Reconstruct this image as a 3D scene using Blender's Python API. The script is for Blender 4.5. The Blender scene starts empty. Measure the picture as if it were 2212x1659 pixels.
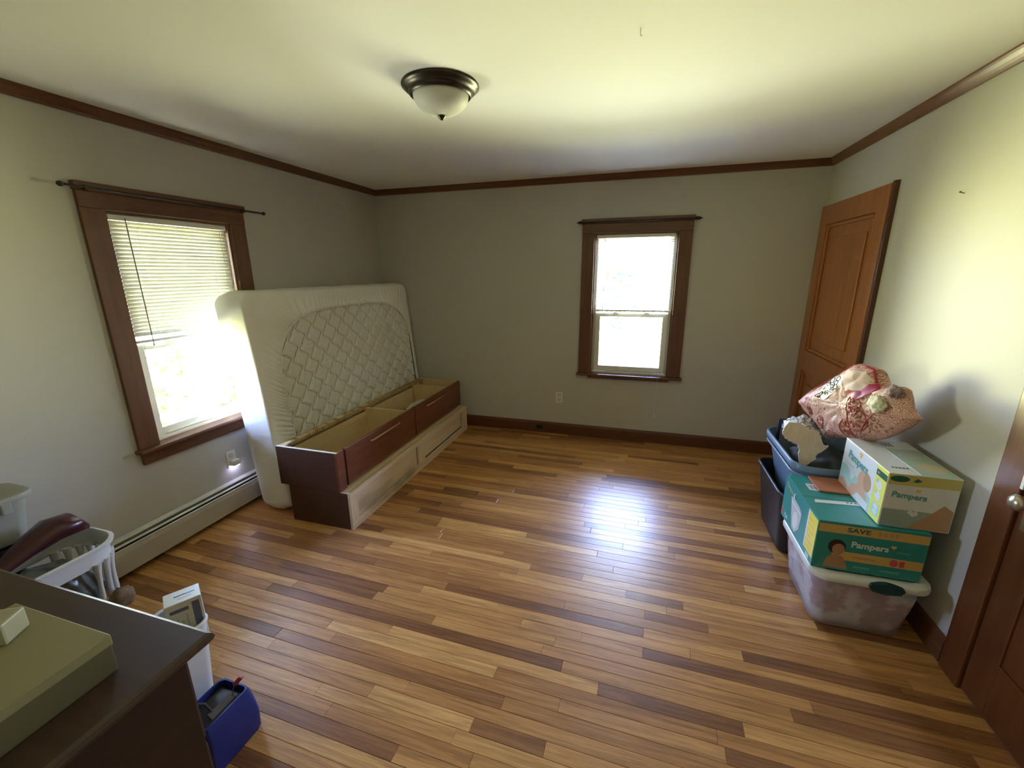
import bpy, bmesh, math, random
from mathutils import Vector, Matrix, noise
R = math.radians
scene = bpy.context.scene
COL = scene.collection

# ------------------------------------------------------------------ camera
def rot3(yaw, pitch, roll):
    return Matrix.Rotation(yaw, 3, 'Z') @ Matrix.Rotation(pitch, 3, 'X') @ Matrix.Rotation(roll, 3, 'Z')
CAM = Vector((2.689, -4.105, 1.632)); CROT = rot3(R(16.814), R(75.164), R(-0.507)); FPX = 918.4
cd = bpy.data.cameras.new('camera'); cd.sensor_width = 36; cd.lens = 36 * FPX / 2212; cd.clip_start = 0.02
co = bpy.data.objects.new('camera', cd); COL.objects.link(co)
co.matrix_world = Matrix.Translation(CAM) @ CROT.to_4x4()
scene.camera = co
def project(p):
    d = CROT.transposed() @ (Vector(p) - CAM)
    return (1106 + FPX * d.x / -d.z, 829.5 - FPX * d.y / -d.z) if d.z < -0.05 else None

# ------------------------------------------------------------------ daylight: sky over a sunlit lawn
SKY, LAWN = 15.5, 20.0
wd = bpy.data.worlds.new('daylight'); scene.world = wd; wd.use_nodes = True
nt = wd.node_tree; nt.nodes.clear()
tc = nt.nodes.new('ShaderNodeTexCoord'); sp = nt.nodes.new('ShaderNodeSeparateXYZ')
rmp = nt.nodes.new('ShaderNodeValToRGB'); mr = nt.nodes.new('ShaderNodeMapRange')
bg = nt.nodes.new('ShaderNodeBackground'); wo = nt.nodes.new('ShaderNodeOutputWorld')
nt.links.new(tc.outputs['Generated'], sp.inputs[0]); nt.links.new(sp.outputs['Z'], mr.inputs['Value'])
mr.inputs['From Min'].default_value = -1; mr.inputs['From Max'].default_value = 1
nt.links.new(mr.outputs[0], rmp.inputs[0]); nt.links.new(rmp.outputs[0], bg.inputs[0]); nt.links.new(bg.outputs[0], wo.inputs[0])
cr = rmp.color_ramp
cr.elements[0].position = 0.0; cr.elements[0].color = (0.70, 0.78, 0.85, 1)
cr.elements[1].position = 1.0; cr.elements[1].color = (0.22 * SKY / LAWN, 0.37 * SKY / LAWN, 1.0 * SKY / LAWN, 1)
e = cr.elements.new(0.14); e.color = (0.66, 0.70, 0.66, 1)          # pale ground below the windows, added to brighten the ceiling
e = cr.elements.new(0.27); e.color = (0.64, 0.64, 0.34, 1)            # lawn
e = cr.elements.new(0.40); e.color = (0.86, 0.85, 0.42, 1)             # sunlit lawn farther out
e = cr.elements.new(0.485); e.color = (1.0, 0.98, 0.52, 1)
e = cr.elements.new(0.515); e.color = (0.56 * SKY / LAWN, 0.68 * SKY / LAWN, 1.0 * SKY / LAWN, 1)
bg.inputs['Strength'].default_value = LAWN

vs = scene.view_settings
vs.view_transform = 'Standard'; vs.look = 'None'; vs.gamma = 1; vs.use_curve_mapping = False
vs.exposure = 2.42
scene.display_settings.display_device = 'sRGB'
cy = scene.cycles
cy.max_bounces = 9; cy.diffuse_bounces = 6; cy.glossy_bounces = 4; cy.transmission_bounces = 6; cy.transparent_max_bounces = 12
cy.caustics_reflective = False; cy.caustics_refractive = False
cy.sample_clamp_indirect = 20.0
cy.use_denoising = True
cy.adaptive_threshold = 0.03

W, H, YN = 4.02, 2.44, -4.6          # right wall, ceiling, wall behind the camera
WIN1 = dict(org=(0, -2.106), u=(0, 1), n=(1, 0))       # on the left wall
WIN2 = dict(org=(2.601, 0), u=(1, 0), n=(0, -1))       # on the back wall
OW, OZ0, OZ1, WT = 0.3575, 0.645, 1.955, 0.16
def wmap(wn):
    o, u, n = wn['org'], wn['u'], wn['n']
    return lambda a, d, z: (o[0] + u[0] * a + n[0] * d, o[1] + u[1] * a + n[1] * d, z)
for k, wn in enumerate((WIN1, WIN2)):                   # sky portals in the two window openings
    ld = bpy.data.lights.new('window_portal', 'AREA'); ld.shape = 'RECTANGLE'; ld.size = 2 * OW; ld.size_y = OZ1 - OZ0
    ld.cycles.is_portal = True
    lo = bpy.data.objects.new('window_portal', ld); COL.objects.link(lo)
    m = wmap(wn); n = Vector((wn['n'][0], wn['n'][1], 0))
    lo.matrix_world = Matrix.Translation(m(0, -WT + 0.005, (OZ0 + OZ1) / 2)) @ n.to_track_quat('-Z', 'Y').to_matrix().to_4x4()

# ------------------------------------------------------------------ materials
MATS = {}
def newmat(name):
    m = bpy.data.materials.new(name); m.use_nodes = True; t = m.node_tree
    return m, t, t.nodes['Principled BSDF']
def setp(b, **k):
    for n, v in k.items():
        b.inputs[n.replace('_', ' ')].default_value = v
def coords(t, scale=(1, 1, 1), kind='Object', loc=(0, 0, 0)):
    tcn = t.nodes.new('ShaderNodeTexCoord'); mp = t.nodes.new('ShaderNodeMapping')
    mp.inputs['Scale'].default_value = scale; mp.inputs['Location'].default_value = loc
    t.links.new(tcn.outputs[kind], mp.inputs[0]); return mp.outputs[0]
def noise_n(t, vec, scale, detail=4, rough=0.55, dist=0):
    n = t.nodes.new('ShaderNodeTexNoise'); n.inputs['Scale'].default_value = scale; n.inputs['Detail'].default_value = detail
    n.inputs['Roughness'].default_value = rough; n.inputs['Distortion'].default_value = dist
    if vec is not None: t.links.new(vec, n.inputs['Vector'])
    return n.outputs[0]
def ramp(t, fac, stops):
    r = t.nodes.new('ShaderNodeValToRGB'); c = r.color_ramp
    while len(c.elements) < len(stops): c.elements.new(0.5)
    for el, (p, col) in zip(c.elements, stops): el.position = p; el.color = (*col, 1)
    if fac is not None: t.links.new(fac, r.inputs[0])
    return r.outputs[0]
def mixc(t, fac, a, b, mode='MIX'):
    m = t.nodes.new('ShaderNodeMix'); m.data_type = 'RGBA'; m.blend_type = mode
    for inp, v in ((m.inputs[0], fac), (m.inputs[6], a), (m.inputs[7], b)):
        if isinstance(v, (int, float)): inp.default_value = v
        elif isinstance(v, tuple): inp.default_value = (*v, 1)
        else: t.links.new(v, inp)
    return m.outputs[2]
def math_n(t, op, a, b=0.0):
    m = t.nodes.new('ShaderNodeMath'); m.operation = op
    for inp, v in zip(m.inputs, (a, b)):
        if isinstance(v, (int, float)): inp.default_value = v
        else: t.links.new(v, inp)
    return m.outputs[0]
def bump(t, b, h, strength=0.2, dist=0.002):
    n = t.nodes.new('ShaderNodeBump'); n.inputs['Strength'].default_value = strength; n.inputs['Distance'].default_value = dist
    t.links.new(h, n.inputs['Height']); t.links.new(n.outputs[0], b.inputs['Normal'])
def plain(name, col, rough=0.5, var=0.08, scale=8, bmp=0.0, bscale=60, **k):
    if name in MATS: return MATS[name]
    m, t, b = newmat(name); v = coords(t)
    d = tuple(c * (1 - var) for c in col); l = tuple(min(1, c * (1 + var)) for c in col)
    t.links.new(ramp(t, noise_n(t, v, scale), [(0.3, d), (0.7, l)]), b.inputs['Base Color'])
    setp(b, Roughness=rough, **k)
    if bmp: bump(t, b, noise_n(t, v, bscale, 3), bmp)
    MATS[name] = m; return m
def wood(name, dark, light, axis='Y', rough=0.4, scale=1.0, coat=0.0, knots=False):
    if name in MATS: return MATS[name]
    m, t, b = newmat(name)
    s = [14.0 * scale] * 3; s['XYZ'.index(axis)] = 0.9 * scale
    v = coords(t, tuple(s))
    n1 = noise_n(t, v, 2.2, 5, 0.6, 0.6); n2 = noise_n(t, v, 9.0, 3, 0.6)
    c = ramp(t, n1, [(0.28, dark), (0.72, light)])
    c = mixc(t, 0.25, c, ramp(t, n2, [(0.35, dark), (0.65, light)]))
    if knots:
        kn = noise_n(t, coords(t, tuple(2.2 if a != axis else 0.8 for a in 'XYZ')), 2.0, 2)
        c = mixc(t, ramp(t, kn, [(0.60, (0, 0, 0)), (0.72, (0.75, 0.75, 0.75))]), c, tuple(x * 0.45 for x in dark))
    t.links.new(c, b.inputs['Base Color'])
    setp(b, Roughness=rough, Coat_Weight=coat, Coat_Roughness=0.25)
    bump(t, b, n2, 0.06, 0.001)
    MATS[name] = m; return m

M_wall = plain('greige_wall_paint', (0.50, 0.482, 0.435), 0.55, 0.015, 2.0, 0.08, 220)
M_ceil = plain('white_ceiling_paint', (0.83, 0.825, 0.80), 0.8, 0.01, 2.0, 0.05, 150)
M_cas_y = wood('casing_wood_y', (0.085, 0.030, 0.012), (0.17, 0.068, 0.027), 'Y', 0.33)
M_cas_z = wood('casing_wood_z', (0.085, 0.030, 0.012), (0.17, 0.068, 0.027), 'Z', 0.42)
M_cas_x = wood('casing_wood_x', (0.085, 0.030, 0.012), (0.17, 0.068, 0.027), 'X', 0.33)
M_base_x = wood('baseboard_wood', (0.085, 0.026, 0.010), (0.15, 0.052, 0.02), 'X', 0.4)
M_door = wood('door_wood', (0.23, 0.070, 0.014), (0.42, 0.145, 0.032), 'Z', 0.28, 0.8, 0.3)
M_door_edge = wood('door_edge_wood', (0.055, 0.018, 0.007), (0.10, 0.034, 0.012), 'Z', 0.4)
M_vinyl = plain('white_vinyl', (0.72, 0.70, 0.64), 0.4, 0.03)
M_vinyl_track = plain('vinyl_track', (0.50, 0.48, 0.42), 0.5, 0.04)
M_white_plastic = plain('white_plastic', (0.72, 0.71, 0.68), 0.4, 0.03)
M_black = plain('matte_black', (0.012, 0.011, 0.010), 0.5, 0.2)
M_dark = plain('dark_gap', (0.01, 0.008, 0.006), 0.9, 0.2)
M_bronze = plain('dark_bronze', (0.045, 0.036, 0.026), 0.33, 0.25, 12, Metallic=0.75)
M_heater = plain('cream_heater_enamel', (0.50, 0.48, 0.42), 0.42, 0.05, 5)

def glass_mat():
    m, t, b = newmat('window_glass'); t.nodes.remove(b)
    tr = t.nodes.new('ShaderNodeBsdfTransparent'); gl = t.nodes.new('ShaderNodeBsdfGlossy'); mx = t.nodes.new('ShaderNodeMixShader')
    fr = t.nodes.new('ShaderNodeFresnel'); fr.inputs[0].default_value = 1.45
    tr.inputs[0].default_value = (0.96, 0.98, 0.97, 1); gl.inputs['Roughness'].default_value = 0.02
    t.links.new(fr.outputs[0], mx.inputs[0]); t.links.new(tr.outputs[0], mx.inputs[1]); t.links.new(gl.outputs[0], mx.inputs[2])
    t.links.new(mx.outputs[0], t.nodes['Material Output'].inputs[0]); return m
M_glass = glass_mat()
def translucent(name, col, trans, fac=0.5, rough=0.5, tr_alpha=0.0):
    m, t, b = newmat(name)
    v = coords(t); c = ramp(t, noise_n(t, v, 6), [(0.3, tuple(x * 0.95 for x in col)), (0.7, col)])
    t.links.new(c, b.inputs['Base Color']); setp(b, Roughness=rough)
    tl = t.nodes.new('ShaderNodeBsdfTranslucent'); tl.inputs[0].default_value = (*trans, 1)
    mx = t.nodes.new('ShaderNodeMixShader'); mx.inputs[0].default_value = fac
    t.links.new(b.outputs[0], mx.inputs[1]); t.links.new(tl.outputs[0], mx.inputs[2]); out = mx.outputs[0]
    if tr_alpha:
        tp = t.nodes.new('ShaderNodeBsdfTransparent'); m2 = t.nodes.new('ShaderNodeMixShader'); m2.inputs[0].default_value = tr_alpha
        t.links.new(out, m2.inputs[1]); t.links.new(tp.outputs[0], m2.inputs[2]); out = m2.outputs[0]
    t.links.new(out, t.nodes['Material Output'].inputs[0]); return m
M_slat = translucent('blind_slat_vinyl', (0.66, 0.65, 0.58), (0.34, 0.33, 0.23), 0.10)
M_slat_open = translucent('brightened_slat_vinyl', (0.88, 0.88, 0.86), (0.6, 0.6, 0.55), 0.05)  # whitened so these slats bounce more daylight onto the ceiling
M_frost = translucent('frosted_bowl_glass', (0.80, 0.79, 0.74), (0.70, 0.68, 0.60), 0.30, 0.55)

# ------------------------------------------------------------------ geometry helpers
ORG = {}
class MB:
    def __init__(s): s.v = []; s.f = []
    def add(s, vs, fs):
        k = len(s.v); s.v += [tuple(p) for p in vs]; s.f += [tuple(i + k for i in f) for f in fs]; return s
    def box(s, x0, x1, y0, y1, z0, z1, bev=0.0, fn=None, seg=2):
        x0, x1 = sorted((x0, x1)); y0, y1 = sorted((y0, y1)); z0, z1 = sorted((z0, z1))
        bm = bmesh.new(); bmesh.ops.create_cube(bm, size=1)
        for v in bm.verts: v.co = Vector(((x0 + x1) / 2 + v.co.x * (x1 - x0), (y0 + y1) / 2 + v.co.y * (y1 - y0), (z0 + z1) / 2 + v.co.z * (z1 - z0)))
        if bev: bmesh.ops.bevel(bm, geom=list(bm.edges), offset=min(bev, 0.49 * min(x1 - x0, y1 - y0, z1 - z0)), segments=seg, affect='EDGES', profile=0.6)
        bm.verts.index_update()
        vs = [v.co.copy() for v in bm.verts]; fs = [[v.index for v in f.verts] for f in bm.faces]; bm.free()
        if fn: vs = [fn(*v) for v in vs]
        return s.add(vs, fs)
    def loft(s, rings, closed=True, cap0=True, cap1=True):
        n = len(rings[0]); vs = [p for r in rings for p in r]; fs = []
        for i in range(len(rings) - 1):
            for j in range(n if closed else n - 1):
                a, b = i * n + j, i * n + (j + 1) % n; fs.append((a, b, b + n, a + n))
        if cap0: fs.append(tuple(range(n))[::-1])
        if cap1: fs.append(tuple((len(rings) - 1) * n + j for j in range(n)))
        return s.add(vs, fs)
    def lathe(s, prof, c=(0, 0, 0), n=32, fn=None, caps=True):
        rings = [[(c[0] + r * math.cos(2 * math.pi * j / n), c[1] + r * math.sin(2 * math.pi * j / n), c[2] + z) for j in range(n)] for r, z in prof]
        if fn: rings = [[fn(*p) for p in r] for r in rings]
        return s.loft(rings, True, caps, caps)
    def tube(s, pts, r, n=8, caps=True, rad=None):
        pts = [Vector(p) for p in pts]; rings = []; up = None
        for i, p in enumerate(pts):
            t = (pts[min(i + 1, len(pts) - 1)] - pts[max(i - 1, 0)]).normalized()
            if up is None: up = Vector((0, 0, 1)) if abs(t.z) < 0.9 else Vector((1, 0, 0))
            a = t.cross(up).normalized(); b2 = a.cross(t).normalized(); up = b2
            rr = rad[i] if rad else r
            rings.append([p + a * rr * math.cos(2 * math.pi * j / n) + b2 * rr * math.sin(2 * math.pi * j / n) for j in range(n)])
        return s.loft(rings, True, caps, caps)
    def ringtube(s, pts, r, n=8):
        pts = [Vector(p) for p in pts]; N = len(pts); rings = []
        for i, p in enumerate(pts):
            t = (pts[(i + 1) % N] - pts[i - 1]).normalized(); up = Vector((0, 0, 1)) if abs(t.z) < 0.8 else Vector((1, 0, 0))
            a = t.cross(up).normalized(); b2 = a.cross(t).normalized()
            rings.append([p + a * r * math.cos(2 * math.pi * j / n) + b2 * r * math.sin(2 * math.pi * j / n) for j in range(n)])
        rings.append(rings[0]); return s.loft(rings, True, False, False)
    def prism(s, poly, fn, d0, d1):
        r0 = [fn(a, b, d0) for a, b in poly]; r1 = [fn(a, b, d1) for a, b in poly]
        return s.loft([r0, r1])
    def build(s, name, mat, parent=None, smooth=None, origin=None):
        if parent is not None: org = ORG[parent]
        elif origin is not None: org = Vector(origin)
        else:
            xs, ys, zs = zip(*s.v); org = Vector(((min(xs) + max(xs)) / 2, (min(ys) + max(ys)) / 2, min(zs)))
        me = bpy.data.meshes.new(name); me.from_pydata([tuple(Vector(p) - org) for p in s.v], [], s.f)
        bm = bmesh.new(); bm.from_mesh(me); bmesh.ops.recalc_face_normals(bm, faces=bm.faces); bm.to_mesh(me); bm.free()
        me.materials.append(mat)
        if smooth is not None:
            for p in me.polygons: p.use_smooth = True
            if smooth < 180: me.set_sharp_from_angle(angle=R(smooth))
        o = bpy.data.objects.new(name, me); COL.objects.link(o)
        if parent is not None: o.parent = parent
        else: o.location = org
        ORG[o] = org; return o
def B(*a, **k): return MB().box(*a, **k)
def tag(o, label, cat, group=None):
    o['label'] = label; o['category'] = cat
    if group: o['group'] = group
    return o
def thing(name, label, cat, loc, group=None):
    o = bpy.data.objects.new(name, None); COL.objects.link(o); o.location = loc; o.empty_display_size = 0.1
    ORG[o] = Vector(loc); return tag(o, label, cat, group)
def struct(o, label=None):
    o['kind'] = 'structure'
    if label: o['label'] = label
    return o
def sroot(name, loc, label=None):
    o = bpy.data.objects.new(name, None); COL.objects.link(o); o.location = loc; o.empty_display_size = 0.1
    ORG[o] = Vector(loc); return struct(o, label)
def lab(o, t): o['label'] = t; return o
def text_mesh(body, size, off=0.0):
    cu = bpy.data.curves.new('lettering', 'FONT'); cu.body = body; cu.size = size; cu.align_x = 'CENTER'; cu.align_y = 'CENTER'
    cu.offset = off; cu.resolution_u = 3
    o = bpy.data.objects.new('lettering', cu); COL.objects.link(o)
    dg = bpy.context.evaluated_depsgraph_get(); me = bpy.data.meshes.new_from_object(o.evaluated_get(dg))
    vs = [v.co.copy() for v in me.vertices]; fs = [tuple(p.vertices) for p in me.polygons]
    bpy.data.objects.remove(o); bpy.data.curves.remove(cu); bpy.data.meshes.remove(me)
    return vs, fs

# ------------------------------------------------------------------ room shell
def wall_holed(name, fn, a0, a1, holes):
    mb = MB(); xs = a0
    for (h0, h1, z0, z1) in holes:
        mb.box(xs, h0, 0, WT, 0, H, fn=fn); mb.box(h0, h1, 0, WT, 0, z0, fn=fn); mb.box(h0, h1, 0, WT, z1, H, fn=fn); xs = h1
    mb.box(xs, a1, 0, WT, 0, H, fn=fn)
    return mb
struct(wall_holed('w', lambda a, d, z: (-d, a, z), YN, 0.0, [(WIN1['org'][1] - OW, WIN1['org'][1] + OW, OZ0, OZ1)]).build('wall_left', M_wall), 'greige painted wall with the blind-covered window and the heater')
struct(wall_holed('w', lambda a, d, z: (a, d, z), -WT, W + WT, [(WIN2['org'][0] - OW, WIN2['org'][0] + OW, OZ0, OZ1)]).build('wall_back', M_wall), 'greige painted wall with the window above the bare floor')
struct(B(W, W + WT, YN, 0, 0, H).build('wall_right', M_wall), 'greige painted wall with two brown wooden doors')
struct(B(-WT, W + WT, YN - WT, YN, 0, H).build('wall_near', M_wall), 'greige painted wall behind the dresser')
struct(B(-WT, W + WT, YN - WT, WT, H, H + 0.12).build('ceiling', M_ceil), 'plain white painted ceiling with a flush lamp')

# floor of narrow oak strips
def plank_mat(name, island):
    m, t, b = newmat(name)
    if island: rnd = t.nodes.new('ShaderNodeNewGeometry').outputs['Random Per Island']
    else: rnd = t.nodes.new('ShaderNodeObjectInfo').outputs['Random']
    geo = t.nodes.new('ShaderNodeNewGeometry'); mp = t.nodes.new('ShaderNodeMapping'); mp.inputs['Scale'].default_value = (1.3, 26, 1)
    cb = t.nodes.new('ShaderNodeCombineXYZ'); t.links.new(math_n(t, 'MULTIPLY', rnd, 37.0), cb.inputs[0]); t.links.new(math_n(t, 'MULTIPLY', rnd, 91.0), cb.inputs[2])
    t.links.new(geo.outputs['Position'], mp.inputs['Vector']); t.links.new(cb.outputs[0], mp.inputs['Location'])
    base = ramp(t, rnd, [(0.0, (0.243, 0.103, 0.038)), (0.14, (0.294, 0.128, 0.045)), (0.24, (0.435, 0.206, 0.067)), (0.5, (0.512, 0.256, 0.085)), (0.75, (0.589, 0.312, 0.105)), (0.93, (0.678, 0.388, 0.140)), (1.0, (0.410, 0.181, 0.062))])
    g1 = noise_n(t, mp.outputs[0], 1.6, 5, 0.6, 1.2); g2 = noise_n(t, mp.outputs[0], 7.0, 3, 0.6)
    c = mixc(t, 1.0, base, ramp(t, g1, [(0.30, (0.58, 0.52, 0.46)), (0.62, (1.10, 1.08, 1.06))]), 'MULTIPLY')
    c = mixc(t, 0.6, c, ramp(t, g2, [(0.35, (0.75, 0.70, 0.64)), (0.6, (1.05, 1.05, 1.05))]), 'MULTIPLY')
    t.links.new(c, b.inputs['Base Color'])
    wear = noise_n(t, geo.outputs['Position'], 2.3, 5, 0.65)
    rr = t.nodes.new('ShaderNodeMapRange'); t.links.new(wear, rr.inputs[0]); rr.inputs[3].default_value = 0.29; rr.inputs[4].default_value = 0.44
    t.links.new(rr.outputs[0], b.inputs['Roughness'])
    setp(b, Coat_Weight=0.14, Coat_Roughness=0.28, Specular_IOR_Level=0.5)
    fine = noise_n(t, geo.outputs['Position'], 38, 3, 0.6)
    hh = math_n(t, 'ADD', math_n(t, 'MULTIPLY', g2, 0.4), fine)
    bump(t, b, hh, 0.10, 0.003)
    return m
M_plank, M_plank_i = plank_mat('oak_strip', False), plank_mat('oak_strip_far', True)
floor = struct(B(-WT, W + WT, YN - WT, WT, -0.12, -0.004).build('floor', plain('subfloor_gap', (0.035, 0.016, 0.008), 0.8)), 'glossy honey-brown hardwood floor of narrow strips')
random.seed(11)
PW = 0.057; planks = []; y = 0.057; FA = R(-1.2)
while y > YN - 0.06:
    x = -0.06 - random.uniform(0.0, 0.9)
    y1 = y - PW
    while x < W + 0.06:
        L = random.choice((0.28, 0.42, 0.55, 0.7, 0.85, 1.0, 1.2, 1.5)) * random.uniform(0.92, 1.1)
        a, b_ = max(x, -0.06), min(x + L, W + 0.06)
        if W + 0.06 - b_ < 0.15: b_ = W + 0.06
        if b_ - a > 0.02: planks.append((a, b_, y1, y))
        x = b_ if b_ == W + 0.06 else x + L
    y -= PW
def plank_shape(L, wd_, b=0.0012, t=0.012):
    h0, h1 = L / 2 - 0.0003, wd_ / 2 - 0.0003
    lo = [(-h0, -h1, -t), (h0, -h1, -t), (h0, h1, -t), (-h0, h1, -t)]
    md = [(p[0], p[1], -b) for p in lo]
    tp = [(-h0 + b, -h1 + b, 0), (h0 - b, -h1 + b, 0), (h0 - b, h1 - b, 0), (-h0 + b, h1 - b, 0)]
    fs = [(0, 1, 5, 4), (1, 2, 6, 5), (2, 3, 7, 6), (3, 0, 4, 7), (4, 5, 9, 8), (5, 6, 10, 9), (6, 7, 11, 10), (7, 4, 8, 11), (8, 9, 10, 11)]
    return lo + md + tp, fs
def fpos(x, yy, z=0.0):
    c, s = math.cos(FA), math.sin(FA); dx, dy = x - W / 2, yy + 2.0
    return Vector((W / 2 + dx * c - dy * s, -2.0 + dx * s + dy * c, z))
def plank_size(p):
    q = [project(fpos(x, yy)) for x in (p[0], p[1]) for yy in (p[2], p[3])]
    if any(i is None for i in q): return 0
    cx, cyy = sum(i[0] for i in q) / 4, sum(i[1] for i in q) / 4
    if not (-100 < cx < 2300 and 850 < cyy < 1750): return 0
    if p[3] < -3.45 and p[0] < 1.7: return 0
    return abs((q[1][1] - q[0][1])) * abs(q[2][0] - q[0][0]) + 1
planks.sort(key=plank_size, reverse=True)
pm = bpy.data.meshes.new('plank'); pm.from_pydata(*[plank_shape(1.0, PW)[0], [], plank_shape(1.0, PW)[1]]); pm.materials.append(M_plank)
for (a, b_, y0_, y1_) in planks[:300]:
    o = bpy.data.objects.new('plank', pm); COL.objects.link(o); o.parent = floor
    o.location = fpos((a + b_) / 2, (y0_ + y1_) / 2, random.uniform(-0.0006, 0.0)) - ORG[floor]
    o.scale = (b_ - a, (y1_ - y0_) / PW, 1); o.rotation_euler = (R(random.gauss(0, 0.12)), R(random.gauss(0, 0.01)), FA)
mb = MB()
for (a, b_, y0_, y1_) in planks[300:]:
    vs, fs = plank_shape(b_ - a, y1_ - y0_)
    mb.add([fpos(v[0] + (a + b_) / 2, v[1] + (y0_ + y1_) / 2, v[2]) for v in vs], fs)
rest = mb.build('plank_remainder', M_plank_i, floor); rest['kind'] = 'stuff'

# crown trim, baseboards
prof = [(0, 0), (0.0, -0.052), (0.010, -0.052), (0.014, -0.042), (0.022, -0.030), (0.030, -0.016), (0.036, -0.008), (0.036, 0)]
tl = MB().prism(prof, lambda d, z, s: (d, s, H + z), YN, 0.0).build('trim_1', M_cas_y); struct(tl, 'brown wooden crown strip above the blind-covered window')
tb = MB().prism(prof, lambda d, z, s: (s, -d, H + z), 0.0, W).build('trim_2', M_cas_x); struct(tb, 'brown wooden crown strip along the far wall')
M_trim_r = wood('crown_wood_lit', (0.12, 0.05, 0.018), (0.22, 0.10, 0.04), 'Y', 0.3)  # lighter copy of the casing wood, its lit look put into the colour
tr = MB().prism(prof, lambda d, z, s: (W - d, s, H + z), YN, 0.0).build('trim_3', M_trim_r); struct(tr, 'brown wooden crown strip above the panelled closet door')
bprof = [(0, 0), (0.016, 0), (0.016, 0.095), (0.012, 0.110), (0.004, 0.118), (0, 0.118)]
bb = MB().prism(bprof, lambda d, z, s: (s, -d, z), 0.0, W).build('baseboard_back', M_base_x); struct(bb, 'dark brown wooden baseboard under the far window')
br = MB().prism(bprof, lambda d, z, s: (W - d, s, z), -2.19, -1.06).build('baseboard_right', M_cas_y); struct(br, 'dark brown wooden baseboard between the doors')
# little brown receptacle let into the baseboard
t_ = thing('baseboard_receptacle', 'small dark brown receptacle plate set into the far baseboard', 'outlet', (1.75, -0.016, 0.035))
B(1.715, 1.785, -0.0205, -0.016, 0.036, 0.084, 0.002).build('plate', plain('brown_plate', (0.03, 0.014, 0.008), 0.4), t_)
for sx in (-0.016, 0.016): B(1.75 + sx - 0.009, 1.75 + sx + 0.009, -0.0225, -0.0205, 0.047, 0.073, 0.001).build('socket', M_dark, t_)

# ------------------------------------------------------------------ windows
def make_window(name, wn, label, apron_z, apron_w):
    m = wmap(wn); fn = m
    M_u = M_cas_y if wn is WIN1 else M_cas_x
    root = sroot(name, m(0, 0, apron_z), label)
    def bx(n, a0, a1, d0, d1, z0, z1, mat, bev=0.003, parent=root):
        return MB().box(a0, a1, d0, d1, z0, z1, bev, fn).build(n, mat, parent)
    CW = 0.4675
    for s in (-1, 1): bx('side_casing', s * OW, s * CW, 0, 0.020, 0.667, 1.957, M_cas_z)
    bx('head_casing', -CW, CW, 0, 0.023, 1.957, 2.036, M_u)
    bx('cap_moulding', -CW - 0.008, CW + 0.008, 0, 0.036, 2.036, 2.078, M_u, 0.006)
    bx('stool', -CW - 0.016, CW + 0.016, -0.05, 0.058, 0.645, 0.667, M_u, 0.006)
    bx('apron', -apron_w, apron_w, 0, 0.024, apron_z, 0.645, M_u, 0.006)
    for s in (-1, 1): bx('jamb', s * (OW - 0.012), s * OW, -0.13, 0, 0.667, 1.955, M_cas_z, 0.001)
    bx('head_jamb', -OW, OW, -0.13, 0, 1.943, 1.955, M_u, 0.001)
    IW = OW - 0.012
    for s in (-1, 1): bx('side_track', s * (IW - 0.020), s * IW, -0.125, -0.045, 0.667, 1.943, M_vinyl_track, 0.002)
    bx('head_track', -IW, IW, -0.125, -0.045, 1.923, 1.943, M_vinyl_track, 0.002)
    bx('sill', -IW, IW, -0.155, -0.035, 0.646, 0.682, M_vinyl, 0.002)
    SW = IW - 0.020
    def sash(n, d0, d1, z0, z1, st, bot, top):
        fr = MB()
        for s in (-1, 1): fr.box(s * (SW - st), s * SW, d0, d1, z0, z1, 0.004, fn)
        fr.box(-SW + st, SW - st, d0, d1, z0, z0 + bot, 0.004, fn); fr.box(-SW + st, SW - st, d0, d1, z1 - top, z1, 0.004, fn)
        so = fr.build(n, M_vinyl, root)
        dm = (d0 + d1) / 2
        MB().box(-SW + st - 0.004, SW - st + 0.004, dm - 0.002, dm + 0.002, z0 + bot - 0.004, z1 - top + 0.004, 0, fn).build('pane', M_glass, so)
        return so
    sash('upper_sash', -0.115, -0.086, 1.205, 1.923, 0.034, 0.036, 0.034)
    lo = sash('lower_sash', -0.080, -0.050, 0.683, 1.243, 0.044, 0.052, 0.034)
    MB().box(-SW + 0.06, SW - 0.06, -0.050, -0.040, 0.690, 0.700, 0.003, fn).build('lift_rail', M_vinyl, lo)
    for a in (-0.14, 0.14): MB().box(a - 0.022, a + 0.022, -0.052, -0.038, 1.243, 1.255, 0.004, fn).build('sash_lock', M_vinyl, lo)
    return root
make_window('window_1', WIN1, 'brown-cased double-hung window behind the upright mattress', 0.572, 0.46)
make_window('window_2', WIN2, 'brown-cased double-hung window above the outlet on the far wall', 0.618, 0.375)

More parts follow.
